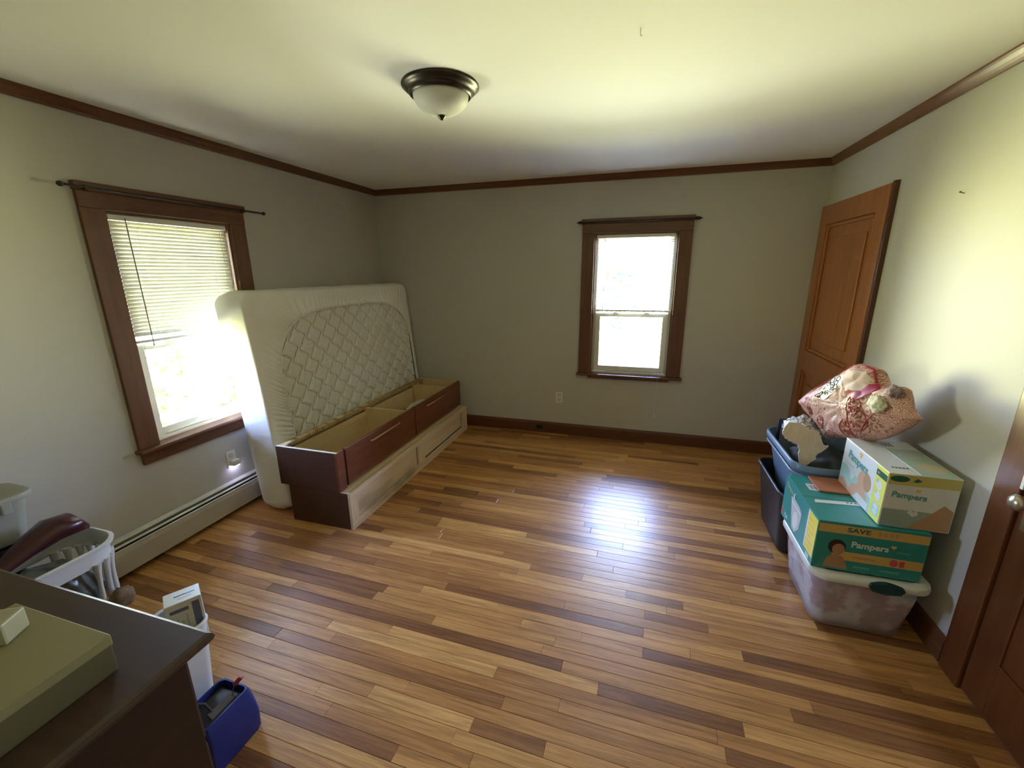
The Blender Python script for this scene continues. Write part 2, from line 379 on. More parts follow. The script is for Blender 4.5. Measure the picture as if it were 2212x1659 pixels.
def make_blind(wn, label, zbot, pitch, tilt, wand, cord_z):
    m = wmap(wn); fn = m
    root = thing('mini_blind', label, 'blind', m(0, -0.02, 1.2))
    HW = OW - 0.020
    MB().box(-HW, HW, -0.034, -0.008, 1.912, 1.940, 0.003, fn).build('headrail', M_white_plastic, root)
    n = int((1.905 - zbot - 0.02) / pitch)
    # one shared slat: shallow arc in cross-section, thin but solid
    sl = MB(); rings = []
    ang = [(-1 + 2 * i / 5) for i in range(6)]
    for a in (-HW + 0.004, HW - 0.004):
        top = [(0.0125 * q, 0.0016 * (1 - q * q) + 0.0003) for q in ang]; bot = [(0.0125 * q, 0.0016 * (1 - q * q) - 0.0003) for q in reversed(ang)]
        rings.append([(a, d * math.cos(R(tilt)) - h * math.sin(R(tilt)), d * math.sin(R(tilt)) + h * math.cos(R(tilt))) for d, h in top + bot])
    z0 = 1.898
    sl.loft([[fn(a, d - 0.021, h + z0) for a, d, h in r] for r in rings])
    first = sl.build('slat', M_slat if wn is WIN1 else M_slat_open, root, smooth=40)
    for i in range(1, n):
        c = first.copy(); COL.objects.link(c); c.parent = root; c.location = (0, 0, -i * pitch)
    MB().box(-HW, HW, -0.033, -0.009, zbot, zbot + 0.016, 0.003, fn).build('bottom_rail', M_white_plastic, root)
    for a in (-HW * 0.62, HW * 0.62):
        for d in (-0.0345, -0.0075): MB().tube([fn(a, d, 1.91), fn(a, d, zbot + 0.01)], 0.0007, 5).build('ladder_cord', M_white_plastic, root)
    if wand: MB().tube([fn(-HW + 0.075, -0.001, 1.925), fn(-HW + 0.078, 0.002, zbot - 0.02)], 0.003, 6).build('tilt_wand', plain('grey_wand', (0.16, 0.15, 0.13), 0.4), root, smooth=60)
    MB().tube([fn(HW - 0.055, -0.003, 1.92), fn(HW - 0.06, 0.012, 1.2), fn(HW - 0.062, 0.068, 0.66), fn(HW - 0.064, 0.062, 0.62), fn(HW - 0.068, 0.02, cord_z)] if cord_z < 0.6 else
              [fn(HW - 0.055, -0.003, 1.92), fn(HW - 0.058, 0.0, cord_z)], 0.0011, 5).build('lift_cord', M_white_plastic, root)
    if cord_z < 0.6: MB().lathe([(0.002, 0.012), (0.004, 0.004), (0.006, -0.012), (0.006, -0.016), (0.001, -0.017)], fn(HW - 0.068, 0.02, cord_z), 10).build('tassel', M_white_plastic, root, smooth=50)
    return root
make_blind(WIN1, 'white mini blind with closed slats covering the upper half of the window by the mattress', 1.255, 0.0205, 70, True, 1.32)
make_blind(WIN2, 'white mini blind with open slats and long pull cord in the far wall window', 1.262, 0.0205, 4, True, 0.285)

def curtain_rod(wn, label, a0, a1, big):
    fn = wmap(wn); d = 0.052
    root = thing('curtain_rod', label, 'curtain rod', fn(0, d, 2.03))
    MB().tube([fn(a0, d, 2.047), fn(a1, d, 2.047)], 0.0055 if not big else 0.007, 10).build('rod', M_black, root, smooth=60)
    for a, s in ((a0, -1), (a1, 1)):
        pr = [(0.003, 0), (0.008, 0.006), (0.012, 0.014), (0.012, 0.022), (0.007, 0.030), (0.001, 0.032)] if not big else [(0.004, 0), (0.016, 0.004), (0.010, 0.012), (0.015, 0.022), (0.013, 0.032), (0.004, 0.044), (0.005, 0.050), (0.001, 0.054)]
        MB().lathe(pr, (0, 0, 0), 12, fn=lambda x, y, z: fn(a + s * z, d + x, 2.047 + y)).build('finial', M_black, root, smooth=50)
    for a in (-0.44, 0.44): MB().box(a - 0.006, a + 0.006, 0.034, d + 0.008, 2.036, 2.056, 0.002, fn).build('bracket', M_black, root)
    return root
curtain_rod(WIN1, 'thin black curtain rod over the window beside the mattress', -0.52, 0.592, False)
curtain_rod(WIN2, 'dark curtain rod with turned finials over the far wall window', -0.462, 0.476, True)

# ------------------------------------------------------------------ doors on the right wall
def rfn(a, d, z): return (W - d, a, z)         # a = world y, d = into the room
def rb(n, a0, a1, d0, d1, z0, z1, mat, parent, bev=0.003): return MB().box(a0, a1, d0, d1, z0, z1, bev, rfn).build(n, mat, parent)
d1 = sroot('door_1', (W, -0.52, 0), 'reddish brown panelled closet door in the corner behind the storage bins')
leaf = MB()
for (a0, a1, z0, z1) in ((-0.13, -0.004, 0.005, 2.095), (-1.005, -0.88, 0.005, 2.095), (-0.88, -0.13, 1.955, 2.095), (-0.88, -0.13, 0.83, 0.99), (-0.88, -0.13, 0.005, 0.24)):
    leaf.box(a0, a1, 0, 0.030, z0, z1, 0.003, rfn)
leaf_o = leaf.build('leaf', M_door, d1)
for (z0, z1) in ((0.99, 1.955), (0.24, 0.83)):
    rb('panel', -0.88, -0.13, 0, 0.006, z0, z1, M_door, leaf_o, 0.001)
    fr = MB()
    for (a0, a1, q0, q1) in ((-0.88, -0.855, z0, z1), (-0.155, -0.13, z0, z1), (-0.855, -0.155, z0, z0 + 0.025), (-0.855, -0.155, z1 - 0.025, z1)):
        fr.box(a0, a1, 0.004, 0.022, q0, q1, 0.008, rfn)
    fr.build('panel_moulding', M_door, leaf_o)
    rb('raised_field', -0.78, -0.23, 0.004, 0.016, z0 + 0.10, z1 - 0.10, M_door, leaf_o, 0.006)
rb('edge_strip', -1.032, -1.007, 0, 0.026, 0.0, 2.105, M_door_edge, d1)
M_door2 = wood('entry_door_shaded_wood', (0.085, 0.024, 0.008), (0.155, 0.050, 0.016), 'Z', 0.3, 0.8, 0.2)  # darker copy of the door wood, near-corner shade put into the colour
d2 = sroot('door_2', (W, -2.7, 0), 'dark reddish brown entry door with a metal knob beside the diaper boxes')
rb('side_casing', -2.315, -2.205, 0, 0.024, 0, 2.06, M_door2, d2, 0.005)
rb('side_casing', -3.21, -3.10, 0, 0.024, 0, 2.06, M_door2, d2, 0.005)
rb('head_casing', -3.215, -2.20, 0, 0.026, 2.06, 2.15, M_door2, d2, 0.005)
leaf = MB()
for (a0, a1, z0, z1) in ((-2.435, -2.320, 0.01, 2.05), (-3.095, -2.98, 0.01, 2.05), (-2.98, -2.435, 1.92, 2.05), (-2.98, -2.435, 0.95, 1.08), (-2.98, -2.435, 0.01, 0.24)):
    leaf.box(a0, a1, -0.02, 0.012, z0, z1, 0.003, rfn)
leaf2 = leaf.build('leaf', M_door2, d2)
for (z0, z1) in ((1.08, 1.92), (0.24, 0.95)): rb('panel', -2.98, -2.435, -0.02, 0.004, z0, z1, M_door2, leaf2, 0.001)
M_nickel = plain('worn_nickel', (0.42, 0.38, 0.32), 0.3, 0.1, Metallic=0.9)
kb = MB().lathe([(0.012, 0.0), (0.011, 0.022), (0.018, 0.028), (0.027, 0.036), (0.029, 0.048), (0.024, 0.058), (0.010, 0.063), (0.001, 0.064)], (0, 0, 0), 20, fn=lambda x, y, z: rfn(-2.372 + x, 0.016 + z, 0.855 + y)).build('knob', M_nickel, leaf2, smooth=50)
rb('knob_plate', -2.397, -2.347, 0.012, 0.017, 0.745, 0.905, plain('aged_brass_plate', (0.30, 0.22, 0.13), 0.35, 0.15, Metallic=0.8), leaf2, 0.002)
rb('latch_strike', -2.3265, -2.3135, 0.006, 0.026, 0.885, 0.945, M_white_plastic, d2, 0.001)

# ------------------------------------------------------------------ ceiling lamp
LX, LY = 1.762, -2.105
lamp = thing('ceiling_lamp', 'flush ceiling lamp with dark bronze pan and frosted glass bowl', 'lamp', (LX, LY, H - 0.17))
MB().lathe([(0.02, 0.0), (0.168, 0.0), (0.173, -0.004), (0.171, -0.010), (0.164, -0.013), (0.160, -0.020), (0.150, -0.028), (0.143, -0.031), (0.140, -0.040), (0.133, -0.046), (0.128, -0.045), (0.127, -0.034), (0.02, -0.028)], (LX, LY, H), 56).build('pan', M_bronze, lamp, smooth=40)
MB().lathe([(0.125, -0.036)] + [(0.124 * math.cos(R(a)), -0.042 - 0.080 * math.sin(R(a))) for a in range(0, 86, 5)] + [(0.004, -0.122), (0.004, -0.118)] + [(0.119 * math.cos(R(a)), -0.040 - 0.076 * math.sin(R(a))) for a in range(84, -1, -7)], (LX, LY, H), 56).build('glass_bowl', M_frost, lamp, smooth=60)
MB().lathe([(0.004, -0.118), (0.017, -0.120), (0.019, -0.124), (0.015, -0.130), (0.010, -0.135), (0.008, -0.138), (0.001, -0.140)], (LX, LY, H), 20).build('finial', M_bronze, lamp, smooth=50)
hk = MB().tube([(2.623, -2.292, H), (2.623, -2.292, H - 0.010), (2.626, -2.292, H - 0.014), (2.630, -2.292, H - 0.011)], 0.0018, 6).build('ceiling_hook', M_white_plastic, None, smooth=60)
tag(hk, 'tiny white hook screwed into the bare ceiling', 'hook')
nl = MB().tube([(W, -1.591, 1.948), (W - 0.018, -1.591, 1.953)], 0.0018, 6).tube([(W - 0.018, -1.588, 1.9535), (W - 0.018, -1.599, 1.9545)], 0.0025, 6).build('wall_nail', M_bronze, None, smooth=60)
tag(nl, 'small dark nail left in the wall above the diaper boxes', 'nail')

# ------------------------------------------------------------------ outlets
t_ = thing('wall_outlet', 'white duplex outlet on the far wall under the window', 'outlet', (1.949, 0, 0.335))
B(1.914, 1.984, -0.006, 0, 0.335, 0.449, 0.003).build('plate', M_white_plastic, t_)
for z in (0.365, 0.419):
    s_ = B(1.933, 1.965, -0.008, -0.006, z - 0.014, z + 0.014, 0.003).build('socket', plain('socket_ivory', (0.55, 0.52, 0.45), 0.4), t_)
    for dx in (-0.006, 0.006): B(1.949 + dx - 0.001, 1.949 + dx + 0.001, -0.0085, -0.008, z - 0.004, z + 0.005).build('slot', M_dark, s_)
t_ = thing('wall_outlet', 'white outlet plate behind the night light below the window sill', 'outlet', (0, -2.04, 0.32))
B(0, 0.006, -2.075, -2.005, 0.32, 0.436, 0.003).build('plate', M_white_plastic, t_)
MB().lathe([(0.017, 0.0), (0.017, 0.004), (0.001, 0.005)], (0, 0, 0), 20, fn=lambda x, y, z: (0.006 + z, -2.04 + x, 0.404 + y)).build('socket', plain('socket_ivory', (0.55, 0.52, 0.45), 0.4), t_, smooth=40)
t_ = thing('night_light', 'white plug-in night light glowing bluish below the window sill', 'night light', (0.006, -2.033, 0.325))
B(0.006, 0.045, -2.060, -2.006, 0.332, 0.372, 0.006).build('housing', M_white_plastic, t_, smooth=40)
m, t, b = newmat('night_light_led'); setp(b, Base_Color=(0.9, 0.9, 1, 1), Emission_Color=(0.62, 0.60, 1.0, 1), Emission_Strength=7.0)
B(0.010, 0.040, -2.054, -2.012, 0.3285, 0.332, 0.001).build('led_lens', m, t_)

# ------------------------------------------------------------------ baseboard heater
ht = thing('baseboard_heater', 'long cream metal baseboard heater running along the wall below the window', 'heater', (0.03, -1.9, 0))
HY0, HY1 = -3.62, -0.03
hp = lambda poly, n, mat: MB().prism(poly, lambda d, z, s: (d, s, z), HY0 + 0.02, HY1 - 0.02).build(n, mat, ht)
hp([(0.001, 0.02), (0.006, 0.02), (0.006, 0.222), (0.001, 0.222)], 'back_panel', M_heater)
hp([(0.006, 0.225), (0.006, 0.219), (0.036, 0.212), (0.038, 0.216), (0.034, 0.221), (0.010, 0.229)], 'top_hood', M_heater)
hp([(0.040, 0.196), (0.052, 0.191), (0.053, 0.195), (0.042, 0.201)], 'damper_blade', M_heater)
hp([(0.058, 0.035), (0.062, 0.035), (0.064, 0.150), (0.060, 0.172), (0.062, 0.178), (0.056, 0.182), (0.054, 0.176), (0.058, 0.150)], 'front_cover', M_heater)
hp([(0.008, 0.04), (0.050, 0.04), (0.050, 0.185), (0.008, 0.185)], 'dark_interior', M_dark)
for yy in (HY0, HY1 - 0.02): B(0.001, 0.066, yy, yy + 0.02, 0.0, 0.230, 0.003).build('end_cap', M_heater, ht)

# ------------------------------------------------------------------ mattress standing on its side
MT, MLEN, MH = 0.25, 1.985, 1.505
TH = R(5.0); mx0, my0 = 0.180, -2.012
def mfn(a, b, c): return (mx0 - b * math.sin(TH) + c * math.cos(TH), my0 + a, b * math.cos(TH) + c * math.sin(TH))
mat_t = thing('mattress', 'white mattress in a loose fitted cover leaning upright against the wall', 'mattress', (mx0 + 0.12, my0 + 1.0, 0))
OC = (1.036, 0.70); OA, OB_ = 0.872, 0.655
def opening(t, g=0.0):
    c, s = math.cos(t), math.sin(t); n = 3.6
    r = (abs(c) ** n + abs(s) ** n) ** (-1 / n)
    return OC[0] + (OA + g) * r * c, OC[1] + (OB_ + g) * r * s
def outer(t, ins=0.0):
    # rounded rectangle of the whole front face, shot from the opening's centre
    a, b = opening(t); dx, dy = a - OC[0], b - OC[1]
    rad = 0.075; lo_x, hi_x, lo_y, hi_y = ins, MLEN - ins, ins, MH - ins
    k = 1e9
    if dx > 1e-9: k = min(k, (hi_x - OC[0]) / dx)
    if dx < -1e-9: k = min(k, (lo_x - OC[0]) / dx)
    if dy > 1e-9: k = min(k, (hi_y - OC[1]) / dy)
    if dy < -1e-9: k = min(k, (lo_y - OC[1]) / dy)
    px, py = OC[0] + dx * k, OC[1] + dy * k
    cx = lo_x + rad if px < lo_x + rad else (hi_x - rad if px > hi_x - rad else None)
    cyy = lo_y + rad if py < lo_y + rad else (hi_y - rad if py > hi_y - rad else None)
    if cx is not None and cyy is not None:
        v = Vector((px - cx, py - cyy)); v = v.normalized() * min(rad, v.length); px, py = cx + v.x, cyy + v.y
    return px, py
NT = 2000; sheet = MB(); rings = []
def sag(b): return 0.010 * math.exp(-b / 0.25)
ins_r = 0.030
def pleat(t, s, w):
    t2 = t + 0.10 * s * (1 if math.cos(t) < 0 else -1)
    ph = t2 * 150 + 9 * noise.noise((math.cos(t2) * 4, math.sin(t2) * 4, 0.3))
    amp = 0.75 + 1.3 * noise.noise((math.cos(t2) * 7, math.sin(t2) * 7, 7.1 + s * 0.8))
    side = 0.85 + 0.15 * max(0, -math.cos(t)) if w > 0.08 else 0.5
    return 0.032 * max(0.10, min(1.3, amp)) * side * (0.5 + 0.5 * math.sin(ph)) ** 1.4 * (1 - s) ** 0.7 * min(1, s * 12 + 0.2)
SS = [0, .015, .04, .08, .13, .19, .26, .34, .43, .53, .64, .76, .88, 1.0]
for s in SS:
    r = []
    for j in range(NT):
        t = 2 * math.pi * j / NT
        # oblique pleats: the outer end of each fold lags behind the inner end
        o = opening(t); q = outer(t, ins_r)
        wdt = math.hypot(q[0] - o[0], q[1] - o[1])
        a, b = o[0] + (q[0] - o[0]) * s, o[1] + (q[1] - o[1]) * s
        r.append(mfn(a, b, MT + 0.006 * (1 - s) + pleat(t, s, wdt) * min(1.0, max(0.08, (b - 0.48) / 0.14))))
    rings.append(r)
for i in range(1, 7):                                   # round the front edge, run along the side, round the back edge
    th = R(90 * i / 6)
    r = []
    for j in range(NT):
        t = 2 * math.pi * j / NT
        a, b = outer(t, ins_r * (1 - math.sin(th))); r.append(mfn(a, b, MT - ins_r * (1 - math.cos(th))))
    rings.append(r)
for c in (0.16, 0.12, 0.08):
    r = []
    for j in range(NT):
        t = 2 * math.pi * j / NT; a, b = outer(t, -0.012 + 0.010 * noise.noise((math.cos(t) * 6, math.sin(t) * 6, c * 9)))
        r.append(mfn(a, b, c))
    rings.append(r)
for i in range(0, 7):
    th = R(90 * i / 6); r = []
    for j in range(NT):
        t = 2 * math.pi * j / NT; a, b = outer(t, ins_r * (1 - math.cos(th))); r.append(mfn(a, b, ins_r * (1 - math.sin(th))))
    rings.append(r)
sheet.loft(rings, True, False, True)
m, t, b = newmat('cover_cotton'); v = coords(t)
t.links.new(ramp(t, noise_n(t, v, 3), [(0.3, (0.80, 0.79, 0.755)), (0.7, (0.86, 0.85, 0.83))]), b.inputs['Base Color'])
setp(b, Roughness=0.75, Sheen_Weight=0.15)
sc2 = t.nodes.new('ShaderNodeTexNoise'); sc2.inputs['Scale'].default_value = 5; sc2.inputs['Detail'].default_value = 4; t.links.new(coords(t, (1, 1, 3)), sc2.inputs[0])
bump(t, b, sc2.outputs[0], 0.35, 0.02)
M_cotton = m
sh = lab(sheet.build('fitted_cover', M_cotton, mat_t, smooth=180), 'smooth white fitted cover gathered around the quilted face')
MB().ringtube([mfn(*opening(2 * math.pi * j / 300, -0.002), MT + 0.010 + 0.0015 * math.sin(j * 1.9)) for j in range(300)], 0.0045, 6).build('elastic_hem', M_cotton, sh, smooth=180)
# quilted face: bulging cells between two families of wavy seams
NA, NB = 420, 310; qp = MB(); vs, fs = [], []
a0, a1, b0, b1 = 0.07, MLEN - 0.07, 0.02, MH - 0.07
QD, QW, QL = 0.086, 0.031, 0.150            # seam spacing, swing and wavelength; neighbouring seams swing in opposition
def seam_a(k, b):
    ph = -2 * math.pi * b / QL + k * math.pi
    return k * QD - QW * (math.sin(ph) - 0.32 * math.sin(2 * ph))
def quilt(a, b):
    k0 = int(a / QD); dd = min(abs(a - seam_a(k, b)) for k in range(k0 - 1, k0 + 3))
    return min(1.0, dd / 0.026) ** 0.55
for j in range(NB + 1):
    for i in range(NA + 1):
        a, b = a0 + (a1 - a0) * i / NA, b0 + (b1 - b0) * j / NB
        ex = max(abs((a - OC[0]) / OA), abs((b - OC[1]) / OB_))
        mask = max(0.0, min(1.0, (1.03 - ex) / 0.05))
        vs.append(mfn(a, b, MT - 0.016 + (0.020 * quilt(a, b)) * (0.30 + 0.70 * mask) - 0.010 * (1 - mask)))
for j in range(NB):
    for i in range(NA):
        k = j * (NA + 1) + i; fs.append((k, k + 1, k + NA + 2, k + NA + 1))
qp.add(vs, fs)
m, t, b = newmat('quilted_damask'); v = coords(t)
spk = noise_n(t, v, 90, 2, 0.7)
c = ramp(t, spk, [(0.36, (0.68, 0.66, 0.61)), (0.62, (0.80, 0.79, 0.76))])
c = mixc(t, ramp(t, noise_n(t, v, 1.6, 2), [(0.4, (0, 0, 0)), (0.7, (0.5, 0.5, 0.5))]), c, (0.66, 0.61, 0.50))
t.links.new(c, b.inputs['Base Color']); setp(b, Roughness=0.7)
bump(t, b, spk, 0.25, 0.002)
qpo = lab(qp.build('quilted_panel', m, mat_t, smooth=180), 'grey-white quilted ticking with wavy stitched seams')
M_seam_shade = plain('seam_shade_grey', (0.15, 0.14, 0.13), 0.8, 0.1)  # dark tubes in the quilting valleys, seam shade put into their colour
def in_opening(a, b): return (abs((a - OC[0]) / (OA - 0.004)) ** 3.6 + abs((b - OC[1]) / (OB_ - 0.004)) ** 3.6) < 1
seam = MB()
for k in range(0, 26):
    run = []
    for i in range(0, 310):
        b = 0.02 + i * 0.0046; a = seam_a(k, b)
        if in_opening(a, b): run.append(mfn(a, b, MT - 0.0125))
        else:
            if len(run) > 2: seam.tube(run, 0.003, 5, False)
            run = []
    if len(run) > 2: seam.tube(run, 0.003, 5, False)
sm_o = seam.build('seam_shade_line', M_seam_shade, qpo, smooth=180); sm_o['kind'] = 'stuff'

# ------------------------------------------------------------------ storage bed base, two stepped units
UX0, UX1, UZ0, UZ1, BY0, BY1 = 0.437, 0.912, 0.262, 0.532, -2.062, -0.125
LX0, LX1, LZ1 = 0.502, 0.980, 0.260
M_pan = wood('brown_end_panel', (0.060, 0.024, 0.014), (0.085, 0.036, 0.021), 'Z', 0.42)
M_cherry = wood('cherry_stained_front', (0.10, 0.027, 0.013), (0.24, 0.076, 0.036), 'Y', 0.38, 0.7)
M_ply = wood('pale_plywood', (0.60, 0.43, 0.23), (0.72, 0.55, 0.32), 'Y', 0.55)
M_chip = plain('raw_chipped_edge', (0.42, 0.28, 0.13), 0.8, 0.35, 25, 0.5, 40)
M_pine = wood('raw_pine', (0.56, 0.42, 0.28), (0.78, 0.64, 0.48), 'Y', 0.6, 0.7, knots=True)
M_pine_z = wood('raw_pine_z', (0.56, 0.42, 0.28), (0.78, 0.64, 0.48), 'Z', 0.6, 0.7)
M_cream = plain('cream_edge_band', (0.66, 0.58, 0.45), 0.5, 0.05)
bed = thing('storage_bed_base', 'long stepped wooden storage bed base with dark brown end and open top', 'bed base', ((UX0 + LX1) / 2, (BY0 + BY1) / 2, 0))
lab(B(UX0, UX1 - 0.018, BY0, BY0 + 0.018, UZ0, UZ1, 0.001).build('end_panel', M_pan, bed), 'dark brown upper end panel')
B(UX0 + 0.002, UX1 - 0.002, BY0 + 0.001, BY0 + 0.017, UZ1, UZ1 + 0.0015).build('edge_band', M_cream, bed)
B(UX0, UX1, BY1 - 0.018, BY1, UZ0, UZ1, 0.001).build('end_panel', M_ply, bed)
B(UX0, UX0 + 0.016, BY0 + 0.018, BY1 - 0.018, UZ0, UZ1 - 0.002, 0.001).build('back_panel', M_ply, bed)
B(UX0 + 0.016, UX1 - 0.018, BY0 + 0.018, BY1 - 0.018, UZ0, UZ0 + 0.012).build('bottom_panel', M_ply, bed)
# raw top rail along the back, its veneer torn off in patches
B(UX0 + 0.0, UX0 + 0.060, BY0 + 0.018, BY1 - 0.018, UZ1 - 0.020, UZ1 - 0.001, 0.002).build('back_rail', M_chip, bed)
random.seed(5)
for k in range(9):
    yy = BY0 + 0.05 + k * 0.105; ln = random.uniform(0.05, 0.09)
    B(UX0 + random.uniform(0.004, 0.02), UX0 + random.uniform(0.04, 0.056), yy, yy + ln, UZ1 - 0.002, UZ1 + 0.0025, 0.001).build('torn_veneer', M_cream if k % 2 else M_ply, bed)
DIV = -1.165
for yy in (DIV, BY1 - 0.25): B(UX0 + 0.05, UX1 - 0.02, yy, yy + 0.030, UZ0 + 0.012, UZ1 - 0.012, 0.001).build('divider', M_ply, bed)
B(UX0 + 0.06, UX0 + 0.072, BY0 + 0.03, BY1 - 0.27, UZ0 + 0.012, UZ1 - 0.035, 0.001).build('drawer_side', M_ply, bed)
# front: cherry rail frame with two drawer fronts
B(UX1 - 0.024, UX1 - 0.018, BY0 + 0.018, BY1 - 0.018, UZ0, UZ1 - 0.004, 0.001).build('front_backing', M_dark, bed)
fx = (UX1 - 0.018, UX1)
B(*fx, BY0, BY0 + 0.072, UZ0, UZ1, 0.002).build('front_stile', M_cherry, bed)
for (y0, y1, hy) in ((BY0 + 0.090, -1.080, -1.52), (-1.062, BY1, -0.68)):
    f_ = B(*fx, y0, y1, UZ0 + 0.014, UZ1, 0.003).build('drawer_front', M_cherry, bed)
    MB().tube([(UX1 + 0.003, hy - 0.19, 0.484), (UX1 + 0.014, hy - 0.18, 0.484), (UX1 + 0.015, hy, 0.484), (UX1 + 0.014, hy + 0.18, 0.484), (UX1 + 0.003, hy + 0.19, 0.484)], 0.008, 8).build('pull', plain('highlight_pull', (0.42, 0.24, 0.15), 0.25), f_, smooth=50)  # pull toned pale, its highlight put into the colour
    B(UX1 - 0.001, UX1 + 0.0012, hy - 0.18, hy + 0.18, 0.470, 0.480).build('finger_slot', M_dark, f_)
# lower unit
lab(B(LX0, LX1 - 0.018, BY0, BY0 + 0.018, 0, LZ1, 0.001).build('end_panel', M_pan, bed), 'dark brown lower end panel')
B(UX1 - 0.01, LX1 - 0.018, BY0 + 0.001, BY0 + 0.017, LZ1, LZ1 + 0.0015).build('edge_band', M_cream, bed)
B(LX0, LX1 - 0.018, BY1 - 0.018, BY1, 0, LZ1, 0.001).build('end_panel', M_ply, bed)
B(LX0, LX0 + 0.014, BY0 + 0.018, BY1 - 0.018, 0, LZ1, 0.001).build('back_panel', M_ply, bed)
B(LX0 + 0.014, LX1 - 0.03, BY0 + 0.018, BY1 - 0.018, LZ1 - 0.014, LZ1 - 0.002).build('top_panel', M_ply, bed)
B(LX1 - 0.026, LX1 - 0.019, BY0 + 0.018, BY1 - 0.018, 0.01, LZ1 - 0.006).build('front_backing', M_dark, bed)
lx = (LX1 - 0.019, LX1)
B(*lx, BY0, BY1, LZ1 - 0.034, LZ1, 0.002).build('front_rail', M_pine, bed)
B(*lx, BY0, BY1, 0.0, 0.058, 0.002).build('front_rail', M_pine, bed)
for (y0, y1) in ((BY0, BY0 + 0.075), (-1.170, -1.065), (-0.245, BY1)): B(*lx, y0, y1, 0.058, LZ1 - 0.034, 0.002).build('front_stile', M_pine_z, bed)
for (y0, y1, gap) in ((BY0 + 0.079, -1.186, 0.004), (-1.061, -0.262, 0.016)):
    B(lx[0] - 0.002, lx[1] - 0.013, y0, y1, 0.058 + gap, LZ1 - 0.038, 0.001).build('front_panel', M_pine, bed)
cloth = MB(); rings = []
for k in range(9):
    s = k / 8; x = 0.60 + 0.24 * s; h = 0.125 + 0.012 * math.sin(s * 5) - 0.03 * (s < 0.1)
    rings.append([(x + 0.006 * math.sin(j * 1.7 + k), -0.74 + 0.30 * (0.5 + 0.5 * math.cos(2 * math.pi * j / 20) * min(1.0, 1.25)) + 0.03 * s, UZ0 + 0.013 + h * (0.5 + 0.5 * max(-1, min(1, 1.5 * math.sin(2 * math.pi * j / 20))))) for j in range(20)])
cloth.loft(rings)
tag(cloth.build('folded_cloth', plain('white_towelling', (0.66, 0.64, 0.58), 0.9, 0.06, 20, 0.6, 80), None, smooth=60), 'folded white cloth lying in the open storage bed base', 'cloth')

# ------------------------------------------------------------------ rounded containers
def rrect(cx, cy_, hx, hy, r, n=8):
    r = min(r, hx, hy); pts = []
    for (sx, sy, a0) in ((1, 1, 0), (-1, 1, 90), (-1, -1, 180), (1, -1, 270)):
        for i in range(n + 1):
            a = R(a0 + 90 * i / n); pts.append((cx + sx * (hx - r) + r * math.cos(a), cy_ + sy * (hy - r) + r * math.sin(a)))
    return pts
def tub(cx, cy_, hx, hy, z0, z1, taper, r, th=0.004, flute=0.0, nfl=10):
    """open rounded tub: outer wall, rim edge, inner wall and floor in one shell"""
    rings = []
    def ring(z, ins):
        k = (z - z0) / (z1 - z0); t = taper * (1 - k); p = rrect(cx, cy_, hx - t - ins, hy - t - ins, max(0.01, r - ins), 10)
        out = []
        for i, (x, y) in enumerate(p):
            f = flute * (0.5 + 0.5 * math.tanh(3 * math.sin(nfl * math.atan2(y - cy_, x - cx)))) * math.sin(math.pi * min(1, max(0, k))) ** 0.4 if flute else 0
            v = Vector((x - cx, y - cy_)); v *= 1 - f / v.length; out.append((cx + v.x, cy_ + v.y, z))
        return out
    rings.append(ring(z0, 0.012)); rings.append(ring(z0 + 0.010, 0.0))
    for k in (0.15, 0.3, 0.5, 0.7, 0.85, 0.95): rings.append(ring(z0 + (z1 - z0) * k, 0))
    rings += [ring(z1, 0), ring(z1, th)]
    for k in (0.9, 0.5, 0.1): rings.append(ring(z0 + (z1 - z0) * k, th))
    rings += [ring(z0 + 0.014, th)]
    return MB().loft(rings)
def rim_band(cx, cy_, hx, hy, r, z0, z1, proud):
    o0 = rrect(cx, cy_, hx, hy, r, 10); o1 = rrect(cx, cy_, hx + proud, hy + proud, r + proud, 10)
    L = lambda p, z: [(x, y, z) for x, y in p]
    rg = [L(o0, z0), L(o1, z0), L(o1, z1 - 0.003), L(rrect(cx, cy_, hx + proud - 0.003, hy + proud - 0.003, r + proud - 0.003, 10), z1), L(o0, z1)]
    rg.append(rg[0]); return MB().loft(rg, True, False, False)
def blob(c, rad, seed, amp=0.25, sub=3, freq=2.0, squash=None, ridge=0.0):
    bm = bmesh.new(); bmesh.ops.create_icosphere(bm, subdivisions=sub, radius=1.0)
    vs = []
    for v in bm.verts:
        p = v.co.copy(); d = 1 + amp * noise.fractal(p * freq + Vector((seed * 3.1, seed * 1.7, seed)), 0.8, 2.2, 4)
        if ridge: d += ridge * (abs(noise.noise(p * freq * 2.3 + Vector((seed, 4, seed * 2)))) - 0.2)
        q = Vector((p.x * rad[0], p.y * rad[1], p.z * rad[2])) * d
        if squash is not None: q.z = max(q.z, squash)
        vs.append(Vector(c) + q)
    bm.verts.index_update(); fs = [[v.index for v in f.verts] for f in bm.faces]; bm.free()
    return MB().add(vs, fs)

